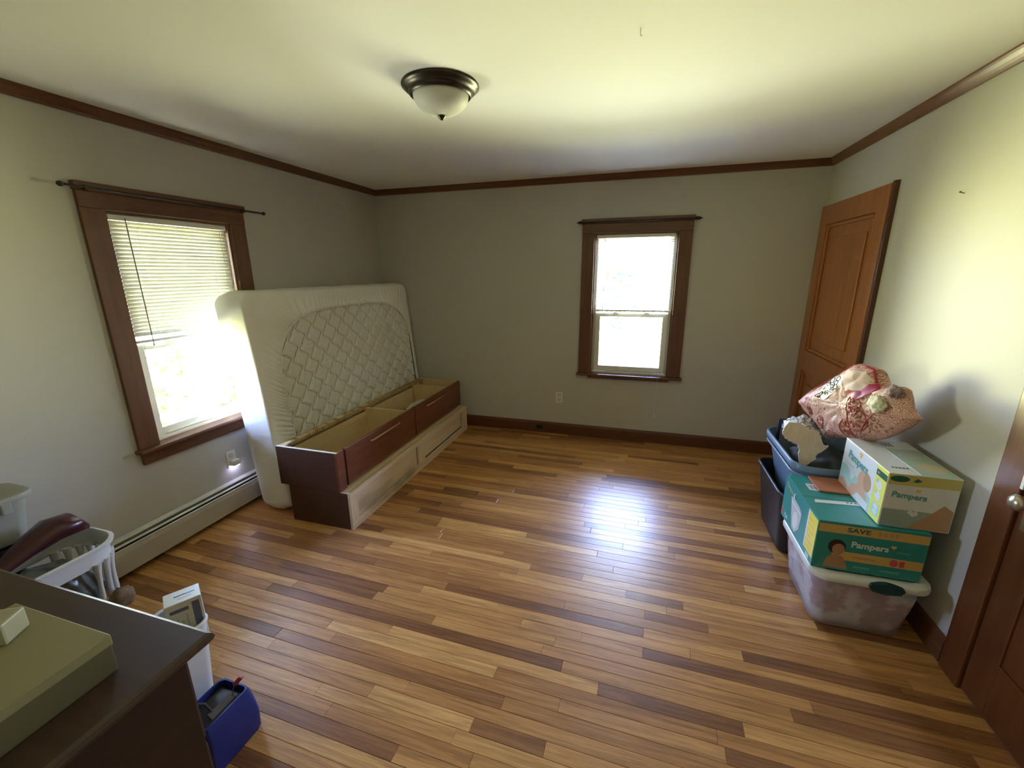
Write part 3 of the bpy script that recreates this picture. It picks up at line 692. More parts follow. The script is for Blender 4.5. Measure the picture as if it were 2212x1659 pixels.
# ------------------------------------------------------------------ right-hand pile: bins
M_blacktote = plain('black_tote_plastic', (0.022, 0.020, 0.024), 0.42, 0.15)
M_bluetote = translucent('blue_grey_tote_plastic', (0.20, 0.29, 0.40), (0.16, 0.26, 0.40), 0.25, 0.35)
bt = thing('storage_tote', 'black plastic tote on the floor holding the blue-grey bin', 'tote', (3.752, -1.345, 0))
tub(3.752, -1.345, 0.236, 0.268, 0, 0.40, 0.045, 0.06).build('body', M_blacktote, bt, smooth=50)
rim_band(3.752, -1.345, 0.235, 0.267, 0.06, 0.385, 0.402, 0.010).build('rim', M_blacktote, bt, smooth=50)
bl = thing('storage_bin', 'blue-grey ribbed plastic bin overfilled with bags beside the diaper boxes', 'bin', (3.752, -1.33, 0.016))
tub(3.757, -1.32, 0.205, 0.325, 0.016, 0.60, 0.105, 0.10, 0.004, 0.010, 12).build('body', M_bluetote, bl, smooth=50)
rim_band(3.757, -1.32, 0.205, 0.325, 0.10, 0.570, 0.603, 0.010).build('rim', M_bluetote, bl, smooth=50)
rim_band(3.757, -1.32, 0.203, 0.323, 0.10, 0.535, 0.545, 0.006).build('rim_ledge', M_bluetote, bl, smooth=50)

# clear tote with white lid and teal latch
M_cleartote = translucent('cloudy_clear_plastic', (0.62, 0.60, 0.62), (0.60, 0.58, 0.60), 0.25, 0.22, 0.76)
CX, CY, CHX, CHY = 3.738, -1.907, 0.212, 0.232
ct = thing('storage_tote', 'clear plastic tote with white lid packed with fabric under the teal diaper box', 'tote', (CX, CY, 0))
tub(CX, CY, CHX, CHY, 0, 0.288, 0.036, 0.06, 0.003).build('body', M_cleartote, ct, smooth=50)
M_lid = plain('off_white_lid', (0.66, 0.65, 0.58), 0.4, 0.03)
L_ = lambda hx, hy, r, z: [(x, y, z) for x, y in rrect(CX, CY, hx, hy, r, 10)]
lid = MB().loft([L_(CHX + 0.006, CHY + 0.006, 0.062, 0.280), L_(CHX + 0.017, CHY + 0.017, 0.07, 0.280), L_(CHX + 0.019, CHY + 0.019, 0.072, 0.293), L_(CHX + 0.015, CHY + 0.015, 0.068, 0.307), L_(CHX + 0.004, CHY + 0.004, 0.06, 0.312), L_(CHX - 0.02, CHY - 0.02, 0.05, 0.312), L_(CHX - 0.026, CHY - 0.026, 0.045, 0.307)]).build('lid', M_lid, ct, smooth=50)
M_latch = plain('dark_teal_latch', (0.012, 0.055, 0.065), 0.35, 0.1)
for (yy, s) in ((CY - CHY - 0.017, -1), (CY + CHY + 0.017, 1)):
    MB().prism([(-0.066, 0.012), (-0.058, 0.026), (0.0, 0.034), (0.058, 0.026), (0.066, 0.012), (0.052, -0.008), (0.0, -0.016), (-0.052, -0.008)], lambda a, b, d: (CX + 0.045 + a, yy + s * d, 0.281 + b), -0.012, 0.012).build('latch', M_latch, ct)
m, t, b = newmat('mixed_fabric_print'); v = coords(t)
vo = t.nodes.new('ShaderNodeTexVoronoi'); vo.inputs['Scale'].default_value = 16; t.links.new(v, vo.inputs['Vector'])
c = ramp(t, noise_n(t, v, 7, 3), [(0.32, (0.60, 0.60, 0.68)), (0.46, (0.72, 0.70, 0.70)), (0.56, (0.50, 0.30, 0.32)), (0.70, (0.46, 0.34, 0.30))])
c = mixc(t, ramp(t, vo.outputs['Distance'], [(0.18, (0.55, 0.55, 0.55)), (0.34, (0, 0, 0))]), c, (0.34, 0.34, 0.46))
t.links.new(c, b.inputs['Base Color']); setp(b, Roughness=0.85)
M_fab = m
fab = MB(); rg = []
for (z, ins) in ((0.012, 0.050), (0.05, 0.036), (0.11, 0.027), (0.17, 0.020), (0.23, 0.014), (0.262, 0.014), (0.270, 0.05)):
    rg.append([(CX + (x - CX) * 1 + 0.008 * noise.noise((x * 14, y * 14, z * 14)), y + 0.008 * noise.noise((y * 14, x * 14, z * 14 + 5)), z) for x, y in rrect(CX, CY, CHX - ins, CHY - ins, 0.05, 10)])
fab.loft(rg)
tag(fab.build('folded_fabric', M_fab, None, smooth=180), 'crumpled printed fabric packed inside the clear tote', 'fabric')

# ------------------------------------------------------------------ diaper boxes with printed faces
class Face:
    def __init__(s, o, u, v, parent):
        s.o = Vector(o); s.u = Vector(u).normalized(); s.v = Vector(v).normalized(); s.n = s.u.cross(s.v).normalized(); s.p = parent; s.k = 0
    def at(s, a, b, d): return s.o + s.u * a + s.v * b + s.n * d
    def poly(s, pts, mat, name='print', lift=None):
        s.k += 1; d = 0.0003 + 0.00008 * s.k if lift is None else lift
        return MB().loft([[s.at(a, b, 0.0) for a, b in pts], [s.at(a, b, d) for a, b in pts]]).build(name, mat, s.p)
    def rect(s, a0, b0, a1, b1, mat, name='print'): return s.poly([(a0, b0), (a1, b0), (a1, b1), (a0, b1)], mat, name)
    def ell(s, ca, cb, ra, rb_, mat, name='print', rot=0, n=24):
        c, q = math.cos(R(rot)), math.sin(R(rot))
        return s.poly([(ca + ra * math.cos(2 * math.pi * i / n) * c - rb_ * math.sin(2 * math.pi * i / n) * q, cb + ra * math.cos(2 * math.pi * i / n) * q + rb_ * math.sin(2 * math.pi * i / n) * c) for i in range(n)], mat, name)
    def text(s, body, a, b, size, mat, rot=0, off=0.0, sx=1.0):
        s.k += 1; d = 0.0003 + 0.00008 * s.k; vs, fs = text_mesh(body, size, off); c, q = math.cos(R(rot)), math.sin(R(rot))
        return MB().add([s.at(a + p.x * sx * c - p.y * q, b + p.x * sx * q + p.y * c, d) for p in vs], fs).build('lettering', mat, s.p)
P = lambda n, c, r=0.35: plain('print_' + n, c, r, 0.04, 10)
P_teal, P_tealm, P_teald = P('teal', (0.028, 0.26, 0.24)), P('mid_teal', (0.12, 0.36, 0.33)), P('deep_teal', (0.008, 0.14, 0.14))
P_white, P_yel, P_gold = P('white', (0.72, 0.74, 0.70)), P('yellow', (0.85, 0.72, 0.06)), P('gold', (0.75, 0.52, 0.12))
P_orange, P_skin, P_skind, P_hair = P('orange', (0.62, 0.40, 0.12)), P('skin', (0.66, 0.42, 0.27)), P('skin_shade', (0.42, 0.23, 0.13)), P('hair', (0.03, 0.018, 0.012))
P_black, P_lime, P_mint, P_red, P_tan = P('black', (0.03, 0.03, 0.03)), P('lime', (0.80, 0.78, 0.10)), P('mint', (0.42, 0.66, 0.58)), P('red', (0.55, 0.08, 0.10)), P('tan', (0.50, 0.30, 0.16))
P_dgreen = P('dark_green', (0.03, 0.12, 0.08)); P_grey = P('grey', (0.52, 0.54, 0.52))
def heart(fc, a, b, s, mat):
    pts = []
    for i in range(28):
        t = 2 * math.pi * i / 28; pts.append((a + s * 16 * math.sin(t) ** 3 / 16, b + s * (13 * math.cos(t) - 5 * math.cos(2 * t) - 2 * math.cos(3 * t) - math.cos(4 * t)) / 16))
    fc.poly(pts, mat, 'heart_mark')

# teal box
x0, x1, y0, y1, z0, z1 = 3.510, 3.918, -2.112, -1.652, 0.3145, 0.552
tb_ = thing('diaper_box', 'teal diaper box with orange bands and yellow panel on the clear tote', 'box', ((x0 + x1) / 2, (y0 + y1) / 2, z0), 'stacked diaper boxes')
bx_ = B(x0, x1, y0, y1, z0, z1, 0.003).build('carton', P_teal, tb_)
fl = Face((x0, y1, z0), (0, -1, 0), (0, 0, 1), tb_)             # face toward the mattress, u runs toward the camera
w_, h_ = y1 - y0, z1 - z0
fl.text('Pampers', 0.085, h_ - 0.045, 0.034, P_gold, -8)
fl.ell(0.16, h_ - 0.055, 0.018, 0.020, P_white, 'moon_mark')
fl.ell(0.168, h_ - 0.050, 0.014, 0.016, P_teal, 'moon_mark')
fl.poly([(0.115, 0.165), (0.155, 0.175), (0.235, 0.168), (0.272, 0.15), (0.262, 0.06), (0.22, 0.020), (0.175, 0.022), (0.150, 0.075)], P_grey, 'diaper_picture')
fl.poly([(0.125, 0.155), (0.262, 0.146), (0.260, 0.136), (0.130, 0.143)], P_white, 'diaper_waistband')
fl.ell(0.205, 0.08, 0.035, 0.045, P_white, 'diaper_picture')
fl.text('124', 0.078, 0.030, 0.034, P_white, 0, 0.0008); fl.rect(0.010, 0.022, 0.034, 0.05, P_red, 'size_mark')
fl.rect(0.345, 0.035, w_ - 0.004, h_ - 0.010, P_yel, 'yellow_panel'); fl.rect(0.345, 0.035, 0.358, h_ - 0.010, P_white, 'panel_border')
for k in range(6): fl.rect(0.362, 0.055 + k * 0.027, 0.362 + (0.06, 0.075, 0.05, 0.07, 0.06, 0.045)[k], 0.062 + k * 0.027, P_gold, 'printed_line')
fl.rect(0.385, 0.006, 0.425, 0.028, P_mint, 'printed_mark')
fn_ = Face((x0, y0, z0), (1, 0, 0), (0, 0, 1), tb_)             # face toward the entry door
w2_ = x1 - x0
fn_.rect(0.004, 0.185, w2_ - 0.002, h_ - 0.012, P_orange, 'orange_band')
fn_.text('SAVE', 0.155, 0.206, 0.030, P_teald, 0, 0.0008, 1.3); [fn_.rect(0.225 + k * 0.020, 0.196, 0.238 + k * 0.020, 0.216, P_tan, 'printed_mark') for k in range(4)]
fn_.rect(0.07, 0.055, w2_ - 0.004, 0.098, P_orange, 'orange_band')
fn_.text('Pampers', 0.205, 0.138, 0.040, P_white, 0, 0.0012)
heart(fn_, 0.290, 0.152, 0.010, P_gold); fn_.rect(0.305, 0.128, 0.352, 0.134, P_tealm, 'printed_line')
fn_.ell(0.085, 0.118, 0.034, 0.036, P_hair, 'baby_picture'); fn_.ell(0.092, 0.106, 0.024, 0.028, P_skind, 'baby_picture'); fn_.poly([(0.045, 0.012), (0.055, 0.06), (0.085, 0.082), (0.115, 0.07), (0.13, 0.04), (0.14, 0.012)], P_skind, 'baby_picture')
fn_.rect(0.150, 0.071, 0.235, 0.081, P_tan, 'printed_line'); fn_.ell(0.302, 0.076, 0.015, 0.017, P_red, 'size_mark'); fn_.rect(0.322, 0.062, 0.340, 0.090, P_red, 'size_mark')
for k, (a, l) in enumerate(((0.16, 0.06), (0.26, 0.07))): fn_.rect(a, 0.024, a + l, 0.034, P_tealm, 'printed_line')
ft = Face((x0, y0, z1), (1, 0, 0), (0, 1, 0), tb_)
ft.rect(0.055, 0.295, 0.135, 0.365, P_white, 'barcode_label')
for k in range(9): ft.rect(0.064 + k * 0.0072, 0.305, 0.064 + k * 0.0072 + (0.002, 0.004)[k % 2], 0.352, P_black, 'barcode_bar')
ft.poly([(0.035, 0.165), (0.045, 0.195), (0.27, 0.215), (0.27, 0.185)], P_white, 'paper_strip')
for k in range(5): ft.rect(0.175 + k * 0.016, 0.194, 0.185 + k * 0.016, 0.204, P_black, 'printed_mark')
ft.rect(0.0, 0.2245, w2_, 0.2265, P_tealm, 'flap_seam')

# white box on top of it
x0, x1, y0, y1, z0, z1 = 3.733, 3.982, -2.092, -1.684, 0.5545, 0.802
wb = thing('diaper_box', 'white and yellow diaper box standing on the teal diaper box', 'box', ((x0 + x1) / 2, (y0 + y1) / 2, z0), 'stacked diaper boxes')
B(x0, x1, y0, y1, z0, z1, 0.003).build('carton', P_white, wb)
fl = Face((x0, y1, z0), (0, -1, 0), (0, 0, 1), wb); w_, h_ = y1 - y0, z1 - z0
fl.poly([(0.003, 0.004), (0.003, 0.115), (0.05, 0.125), (0.12, 0.10), (0.2, 0.115), (0.31, 0.07), (0.31, 0.004)], P_mint, 'mint_field')
fl.poly([(0.003, 0.004), (0.003, 0.035), (0.05, 0.055), (0.10, 0.03), (0.10, 0.004)], P_skin, 'baby_picture')
fl.ell(0.235, 0.118, 0.058, 0.052, P_skin, 'baby_picture', 20); fl.ell(0.262, 0.125, 0.034, 0.042, P_tan, 'baby_picture', 20)
fl.poly([(0.10, 0.006), (0.13, 0.06), (0.19, 0.085), (0.27, 0.07), (0.305, 0.02), (0.305, 0.006)], P_skin, 'baby_picture')
fl.poly([(0.16, 0.006), (0.20, 0.045), (0.305, 0.04), (0.305, 0.006)], P_white, 'baby_picture')
fl.text('Pampers', 0.152, 0.180, 0.056, P_tealm, -3, 0.0016); heart(fl, 0.165, 0.222, 0.014, P_gold)
fl.rect(0.045, 0.138, 0.125, 0.142, P_mint, 'printed_line'); fl.poly([(0.10, 0.105), (0.112, 0.125), (0.124, 0.108), (0.136, 0.126), (0.150, 0.100), (0.13, 0.075), (0.112, 0.080)], P_white, 'bird_mark')
fl.rect(0.318, 0.003, w_ - 0.002, h_ - 0.003, P_lime, 'yellow_panel')
fl.rect(0.318, 0.200, w_ - 0.004, 0.228, P_dgreen, 'green_tab'); fl.text('#1', 0.337, 0.214, 0.018, P_white)
for (a, b_) in ((0.358, 0.165), (0.362, 0.115)):
    fl.ell(a, b_, 0.024, 0.020, P_white, 'lamb_picture'); fl.ell(a - 0.018, b_ + 0.014, 0.009, 0.010, P_grey, 'lamb_picture')
fl.rect(0.338, 0.025, 0.392, 0.082, P_mint, 'count_label'); fl.ell(0.365, 0.066, 0.018, 0.011, P_white, 'printed_mark'); fl.ell(0.365, 0.040, 0.018, 0.011, P_white, 'printed_mark')
fn_ = Face((x0, y0, z0), (1, 0, 0), (0, 0, 1), wb); w2_ = x1 - x0
fn_.rect(0.002, 0.198, w2_ - 0.002, h_ - 0.003, P('muted_yellow', (0.58, 0.53, 0.16)), 'yellow_band')
fn_.ell(0.040, 0.225, 0.034, 0.014, P_dgreen, 'green_tab'); fn_.poly([(0.085, 0.218), (0.10, 0.232), (0.118, 0.222), (0.10, 0.214)], P_dgreen, 'leaf_mark')
fn_.rect(0.003, 0.003, w2_ - 0.003, 0.085, P('sage', (0.34, 0.42, 0.36)), 'sage_field')
fn_.poly([(0.10, 0.004), (0.15, 0.055), (0.21, 0.125), (w2_ - 0.004, 0.10), (w2_ - 0.004, 0.004)], P_tan, 'baby_picture')
fn_.text('Pampers', 0.085, 0.150, 0.036, P_tealm, -3, 0.0012); heart(fn_, 0.112, 0.178, 0.009, P_gold)
fn_.poly([(0.09, 0.075), (0.10, 0.09), (0.112, 0.078), (0.122, 0.09), (0.13, 0.07), (0.112, 0.058)], P_white, 'bird_mark')
ft = Face((x0, y0, z1), (1, 0, 0), (0, 1, 0), wb)
ft.rect(0.115, 0.004, w2_ - 0.004, 0.30, P('soft_green', (0.40, 0.52, 0.40)), 'green_panel'); ft.ell(0.19, 0.09, 0.05, 0.05, P('soft_tan', (0.58, 0.50, 0.32)), 'printed_disc'); ft.ell(0.17, 0.22, 0.04, 0.035, P_grey, 'printed_disc')
for k in range(4): ft.rect(0.112 + k * 0.014, 0.325, 0.119 + k * 0.014, 0.375, P_black, 'barcode_bar')
for k in range(5): ft.rect(0.035 + k * 0.013, 0.060, 0.043 + k * 0.013, 0.070, P_black, 'printed_mark')
ft.rect(0.1105, 0.002, 0.1135, y1 - y0 - 0.003, P_grey, 'flap_seam')
# a flattened orange carton slid between the boxes and the bin
tag(MB().box(3.60, 3.735, -1.83, -1.665, 0.5545, 0.5625, 0.002).build('cardboard_flap', plain('orange_carton', (0.42, 0.15, 0.07), 0.6)), 'flat orange cardboard piece lying on the teal diaper box', 'cardboard')

# ------------------------------------------------------------------ pile in the blue bin: printed bag, map cut-out, frame, foil bag
m, t, b = newmat('red_lace_print'); v = coords(t, (1, 1, 1))
def wheel(scale, seed):
    vo = t.nodes.new('ShaderNodeTexVoronoi'); vo.inputs['Scale'].default_value = scale; vo.inputs['Randomness'].default_value = 0.6
    mp = t.nodes.new('ShaderNodeMapping'); mp.inputs['Location'].default_value = (seed, seed * 2, seed * 3); t.links.new(v, mp.inputs[0]); t.links.new(mp.outputs[0], vo.inputs['Vector'])
    s = math_n(t, 'SINE', math_n(t, 'MULTIPLY', vo.outputs['Distance'], 22.0)); return math_n(t, 'GREATER_THAN', s, 0.35), vo
w1, v1 = wheel(24.0, 1.3); w2, v2 = wheel(46.0, 4.1)
zone = ramp(t, noise_n(t, v, 4.5, 2), [(0.45, (0, 0, 0)), (0.55, (1, 1, 1))])
pat = mixc(t, zone, w1, w2)
c = mixc(t, pat, (0.56, 0.36, 0.28), (0.32, 0.10, 0.065))
pale = ramp(t, noise_n(t, coords(t, (1, 1, 1), 'Object', (3, 1, 2)), 3.2, 2), [(0.55, (0, 0, 0)), (0.66, (0.75, 0.75, 0.75))])
c = mixc(t, pale, c, (0.62, 0.40, 0.36))
t.links.new(c, b.inputs['Base Color']); setp(b, Roughness=0.5)
cr_n = noise_n(t, v, 22, 4, 0.6, 1.0); bump(t, b, cr_n, 0.3, 0.008)
M_lace = m
M_crim = plain('crimson_edging', (0.34, 0.015, 0.045), 0.5, 0.2)
bag = thing('patterned_bag', 'crumpled red lace-print shopping bag stuffed full on top of the blue-grey bin', 'bag', (3.82, -1.50, 0.69))
# outline in the (y, z) plane along the wall; the bag swells in x between a front and a back sheet
sil = [(-1.091, 0.815), (-1.136, 0.855), (-1.216, 0.921), (-1.394, 1.045), (-1.513, 1.139), (-1.548, 1.159), (-1.618, 1.162), (-1.676, 1.158), (-1.674, 1.143), (-1.708, 1.099), (-1.736, 1.093), (-1.77, 1.089), (-1.806, 1.102), (-1.83, 1.114), (-1.858, 1.108), (-1.875, 1.073), (-1.895, 1.036), (-1.949, 1.002), (-1.921, 0.964), (-1.862, 0.909), (-1.797, 0.85), (-1.721, 0.808), (-1.589, 0.756), (-1.547, 0.75), (-1.408, 0.689), (-1.359, 0.727), (-1.22, 0.765), (-1.139, 0.794)]
cen = Vector((-1.56, 0.94))
def rim_dist(d):
    best = 9
    for i in range(len(sil)):
        p, q = Vector(sil[i]) - cen, Vector(sil[(i + 1) % len(sil)]) - cen; e_ = q - p; den = d.x * e_.y - d.y * e_.x
        if abs(den) < 1e-9: continue
        t_2 = (p.x * e_.y - p.y * e_.x) / den; u_2 = (p.x * d.y - p.y * d.x) / den
        if t_2 > 0 and -1e-6 <= u_2 <= 1 + 1e-6: best = min(best, t_2)
    return best
def bag_x(y, z, side=-1, off=0.0, rho=None):
    v = Vector((y, z)) - cen
    if rho is None: rho = min(1.0, v.length / rim_dist(v.normalized())) if v.length > 1e-6 else 0
    sw = max(0.0, 1 - rho ** 3) ** 0.5
    n = 0.020 * noise.noise((y * 8, z * 8, side)) + 0.012 * abs(noise.noise((y * 15 + 5, z * 15, side))) + 0.006 * noise.noise((y * 34, z * 34, side * 3))
    return min(W - 0.010, 3.708 + 0.187 * (-y - 1.10) + side * (0.072 * sw + n * min(1, sw * 1.6)) - off)
dense = []
for i in range(len(sil)):
    p, q = Vector(sil[i]), Vector(sil[(i + 1) % len(sil)]); k = max(2, int((q - p).length / 0.016))
    dense += [p.lerp(q, j / k) for j in range(k)]
rings = []
for k in range(0, 15):
    r_ = math.sin(math.pi / 2 * (0.03 + 0.97 * k / 14)); rings.append([(bag_x(q.x, q.y, -1, 0, r_), q.x, q.y) for q in (cen + (p - cen) * r_ for p in dense)])
for k in range(14, -1, -2):
    r_ = math.sin(math.pi / 2 * (0.03 + 0.97 * k / 14)); rings.append([(bag_x(q.x, q.y, 1, 0, r_ * 0.999), q.x, q.y) for q in (cen + (p - cen) * r_ for p in dense)])
MB().loft(rings).build('body', M_lace, bag, smooth=60)
BAGN = [0]
def bag_print(poly, mat, name, off=None):
    """a printed or sewn patch that follows the bag's front sheet"""
    BAGN[0] += 1; off = 0.0015 + 0.00012 * BAGN[0] if off is None else off
    c = Vector((sum(p[0] for p in poly) / len(poly), sum(p[1] for p in poly) / len(poly))); pts = []
    for i in range(len(poly)):
        p, q = Vector(poly[i]), Vector(poly[(i + 1) % len(poly)]); k = max(1, int((q - p).length / 0.012)); pts += [p.lerp(q, j / k) for j in range(k)]
    rg = []
    for f in (1.0, 0.8, 0.6, 0.4, 0.2, 0.03): rg.append([(bag_x(q.x, q.y, -1, off), q.x, q.y) for q in (c + (p - c) * f for p in pts)])
    rg.insert(0, [(x + off, y, z) for x, y, z in rg[0]])
    return MB().loft(rg, True, False, True).build(name, mat, bag, smooth=60)
M_blush = plain('blush_cloth', (0.66, 0.50, 0.42), 0.7, 0.08, 6, 0.3, 20)
bag_print([(-1.136, 0.829), (-1.342, 0.977), (-1.341, 0.941), (-1.261, 0.859), (-1.164, 0.811)], plain('rose_film', (0.62, 0.30, 0.34), 0.5, 0.3, 30), 'rose_patch')
bag_print([(-1.397, 1.044), (-1.526, 1.097), (-1.559, 1.034), (-1.529, 1.014), (-1.445, 0.929), (-1.35, 0.951)], P('petal_white', (0.60, 0.54, 0.46)), 'flower_patch')
bag_print([(-1.523, 1.125), (-1.649, 1.137), (-1.694, 1.105), (-1.693, 1.061), (-1.669, 1.037), (-1.565, 1.032), (-1.54, 1.082)], M_blush, 'blush_patch')
bag_print([(-1.569, 1.018), (-1.674, 1.035), (-1.69, 1.087), (-1.721, 1.097), (-1.744, 1.079), (-1.739, 1.051), (-1.684, 1.0), (-1.58, 1.014)], M_crim, 'crimson_binding', 0.006)
M_rust = plain('rust_ink', (0.34, 0.075, 0.035), 0.55, 0.15)
M_ink = plain('brown_ink', (0.045, 0.02, 0.012), 0.6)
def arc_wheel(cy_, cz, r_):
    for k in range(8):
        a_ = 2 * math.pi * k / 8
        bag_print([(cy_ + r_ * f * math.cos(a_ + d), cz + r_ * f * math.sin(a_ + d)) for f, d in ((0.22, 0.0), (0.55, -0.27), (0.78, 0.0), (0.55, 0.27))], M_rust, 'wheel_petal')
    loop = [(cy_ + r_ * 0.95 * math.cos(2 * math.pi * i / 20), cz + r_ * 0.95 * math.sin(2 * math.pi * i / 20)) for i in range(20)]
    MB().ringtube([(bag_x(y, z, -1, 0.001), y, z) for y, z in loop], r_ * 0.075, 4).build('wheel_ring', M_rust, bag)
for (y_, z_, r_) in ((-1.413, 0.790, 0.036), (-1.700, 0.905, 0.058), (-1.630, 0.832, 0.050), (-1.665, 0.968, 0.050), (-1.285, 0.815, 0.030)): arc_wheel(y_, z_, r_)
for i, (y_, z_) in enumerate([(-1.424, 1.021), (-1.466, 1.021), (-1.478, 0.996), (-1.445, 0.969), (-1.450, 1.045), (-1.494, 1.063), (-1.495, 1.040), (-1.503, 1.022)]):
    ov = [(y_ + 0.017 * math.cos(2 * math.pi * k / 14), z_ + 0.014 * math.sin(2 * math.pi * k / 14)) for k in range(14)]
    MB().ringtube([(bag_x(y, z, -1, 0.003), y, z) for y, z in ov], 0.0014, 4).build('petal_outline', M_ink, bag)
    if i < 4: bag_print([(y_ + 0.006 * math.cos(2 * math.pi * k / 8), z_ + 0.006 * math.sin(2 * math.pi * k / 8)) for k in range(8)], M_ink, 'petal_dot', 0.0035)
bag_print([(-1.403 + 0.010 * math.cos(2 * math.pi * k / 10), 0.984 + 0.009 * math.sin(2 * math.pi * k / 10)) for k in range(10)], M_ink, 'flower_centre', 0.0035)
ov = [(-1.392 + 0.022 * math.cos(t2) - 0.010 * math.sin(t2), 0.945 - 0.012 * math.cos(t2) + 0.018 * math.sin(t2)) for t2 in [2 * math.pi * k / 16 for k in range(16)]]
MB().ringtube([(bag_x(y, z, -1, 0.003), y, z) for y, z in ov], 0.0026, 4).build('petal_outline', M_ink, bag)
MB().tube([(bag_x(y, z, -1, 0.001), y, z) for y, z in ((-1.797, 0.98), (-1.755, 0.922), (-1.726, 0.855), (-1.72, 0.815))], 0.003, 5).build('seam', M_crim, bag)
MB().tube([(bag_x(y, z, -1, 0.004), y, z) for y, z in ((-1.095, 0.812), (-1.136, 0.850), (-1.216, 0.916), (-1.394, 1.040), (-1.513, 1.134), (-1.548, 1.154))], 0.004, 6).build('zip_edging', M_crim, bag, smooth=60)
MB().tube([(bag_x(y, z, -1, 0.004), y, z) for y, z in ((-1.618, 1.158), (-1.672, 1.154), (-1.676, 1.135), (-1.704, 1.098))], 0.006, 6).build('zip_edging', M_crim, bag, smooth=60)
tag(blob((bag_x(-1.800, 1.020) + 0.004, -1.800, 1.020), (0.028, 0.058, 0.040), 3, 0.30, 4, 1.8, None, 0.15).build('plush_toy', plain('cream_plush', (0.62, 0.60, 0.44), 0.9, 0.12, 14, 0.6, 60), None, smooth=180), 'cream fuzzy bundle poking out of the red lace-print bag', 'plush toy')
tag(blob((bag_x(-1.835, 1.090) + 0.012, -1.838, 1.088), (0.032, 0.036, 0.030), 5, 0.30, 4, 1.6, None, 0.2).build('rolled_sock', plain('mauve_knit', (0.24, 0.17, 0.165), 0.85, 0.1, 20, 0.3, 80), None, smooth=180), 'mauve rolled bundle at the top of the red lace-print bag', 'bundle')
# wooden map-of-Africa cut-out
afr = [(0.02, 0.98), (0.12, 1.0), (0.30, 1.02), (0.40, 1.0), (0.44, 0.95), (0.55, 0.93), (0.62, 0.95), (0.74, 0.92), (0.80, 0.80), (0.86, 0.70), (0.92, 0.62), (1.03, 0.64), (1.02, 0.58), (0.94, 0.46), (0.84, 0.36), (0.81, 0.28), (0.84, 0.20), (0.76, 0.13), (0.72, 0.06), (0.62, -0.02), (0.52, -0.04), (0.49, 0.02), (0.46, 0.14), (0.42, 0.24), (0.43, 0.32), (0.38, 0.40), (0.36, 0.48), (0.26, 0.52), (0.14, 0.50), (0.05, 0.54), (-0.04, 0.64), (-0.06, 0.72), (-0.04, 0.82), (-0.01, 0.90)]
jag = []
random.seed(3)
for i, p in enumerate(afr):
    q = afr[(i + 1) % len(afr)]; jag.append(p); jag.append(((p[0] + q[0]) / 2 + random.uniform(-.014, .014), (p[1] + q[1]) / 2 + random.uniform(-.014, .014)))
M_mapw = wood('pale_map_wood', (0.55, 0.43, 0.28), (0.68, 0.56, 0.40), 'Z', 0.5, 1.2)
fu = Vector((0.97, -0.05, -0.16)).normalized(); fv = Vector((0.16, 0.28, 0.93)); fv = (fv - fu * fv.dot(fu)).normalized(); S_ = 0.215
fa = Face(Vector((3.612, -1.50, 0.672)) - (fu * 0.48 + fv * 0.49) * S_, fu, fv, None)
mo = MB().loft([[fa.at(a * S_, b_ * S_, 0.0) for a, b_ in jag], [fa.at(a * S_, b_ * S_, 0.009) for a, b_ in jag]]).build('map_cutout', M_mapw)
tag(mo, 'pale wooden cut-out map of Africa propped in the blue-grey bin', 'wooden cutout')
# picture frame corner and crinkled foil-like bag
t_ = thing('picture_frame', 'navy blue framed board standing in the back of the blue-grey bin', 'frame', (3.66, -1.06, 0.30))
M_navy = plain('navy_frame', (0.020, 0.022, 0.055), 0.4, 0.1)
for (a0, a1, q0, q1) in ((3.605, 3.745, 0.655, 0.680), (3.605, 3.622, 0.30, 0.655)): B(a0, a1, -1.075, -1.058, q0, q1, 0.002).build('frame_bar', M_navy, t_)
B(3.622, 3.745, -1.070, -1.062, 0.30, 0.655, 0.001).build('backing_board', plain('grey_board', (0.33, 0.34, 0.37), 0.6), t_)
m, t, b = newmat('white_print_plastic'); v = coords(t)
vo = t.nodes.new('ShaderNodeTexVoronoi'); vo.feature = 'DISTANCE_TO_EDGE'; vo.inputs['Scale'].default_value = 26; t.links.new(v, vo.inputs['Vector'])
t.links.new(ramp(t, vo.outputs['Distance'], [(0.03, (0.12, 0.13, 0.13)), (0.09, (0.68, 0.68, 0.66))]), b.inputs['Base Color']); setp(b, Roughness=0.3)
tag(blob((3.685, -1.24, 0.665), (0.085, 0.13, 0.085), 12, 0.22, 4, 2.0, None, 0.3).build('white_bag', m, None, smooth=60), 'crinkled white patterned plastic bag in the blue-grey bin beneath the red bag', 'bag')
tag(blob((3.76, -1.40, 0.53), (0.15, 0.20, 0.10), 14, 0.18, 4, 2.0, None, 0.2).build('dark_clothes', plain('dark_clothes', (0.030, 0.034, 0.032), 0.8, 0.4, 9, 0.4, 30), None, smooth=60), 'dark clothes filling the blue-grey bin under the bags', 'clothes')

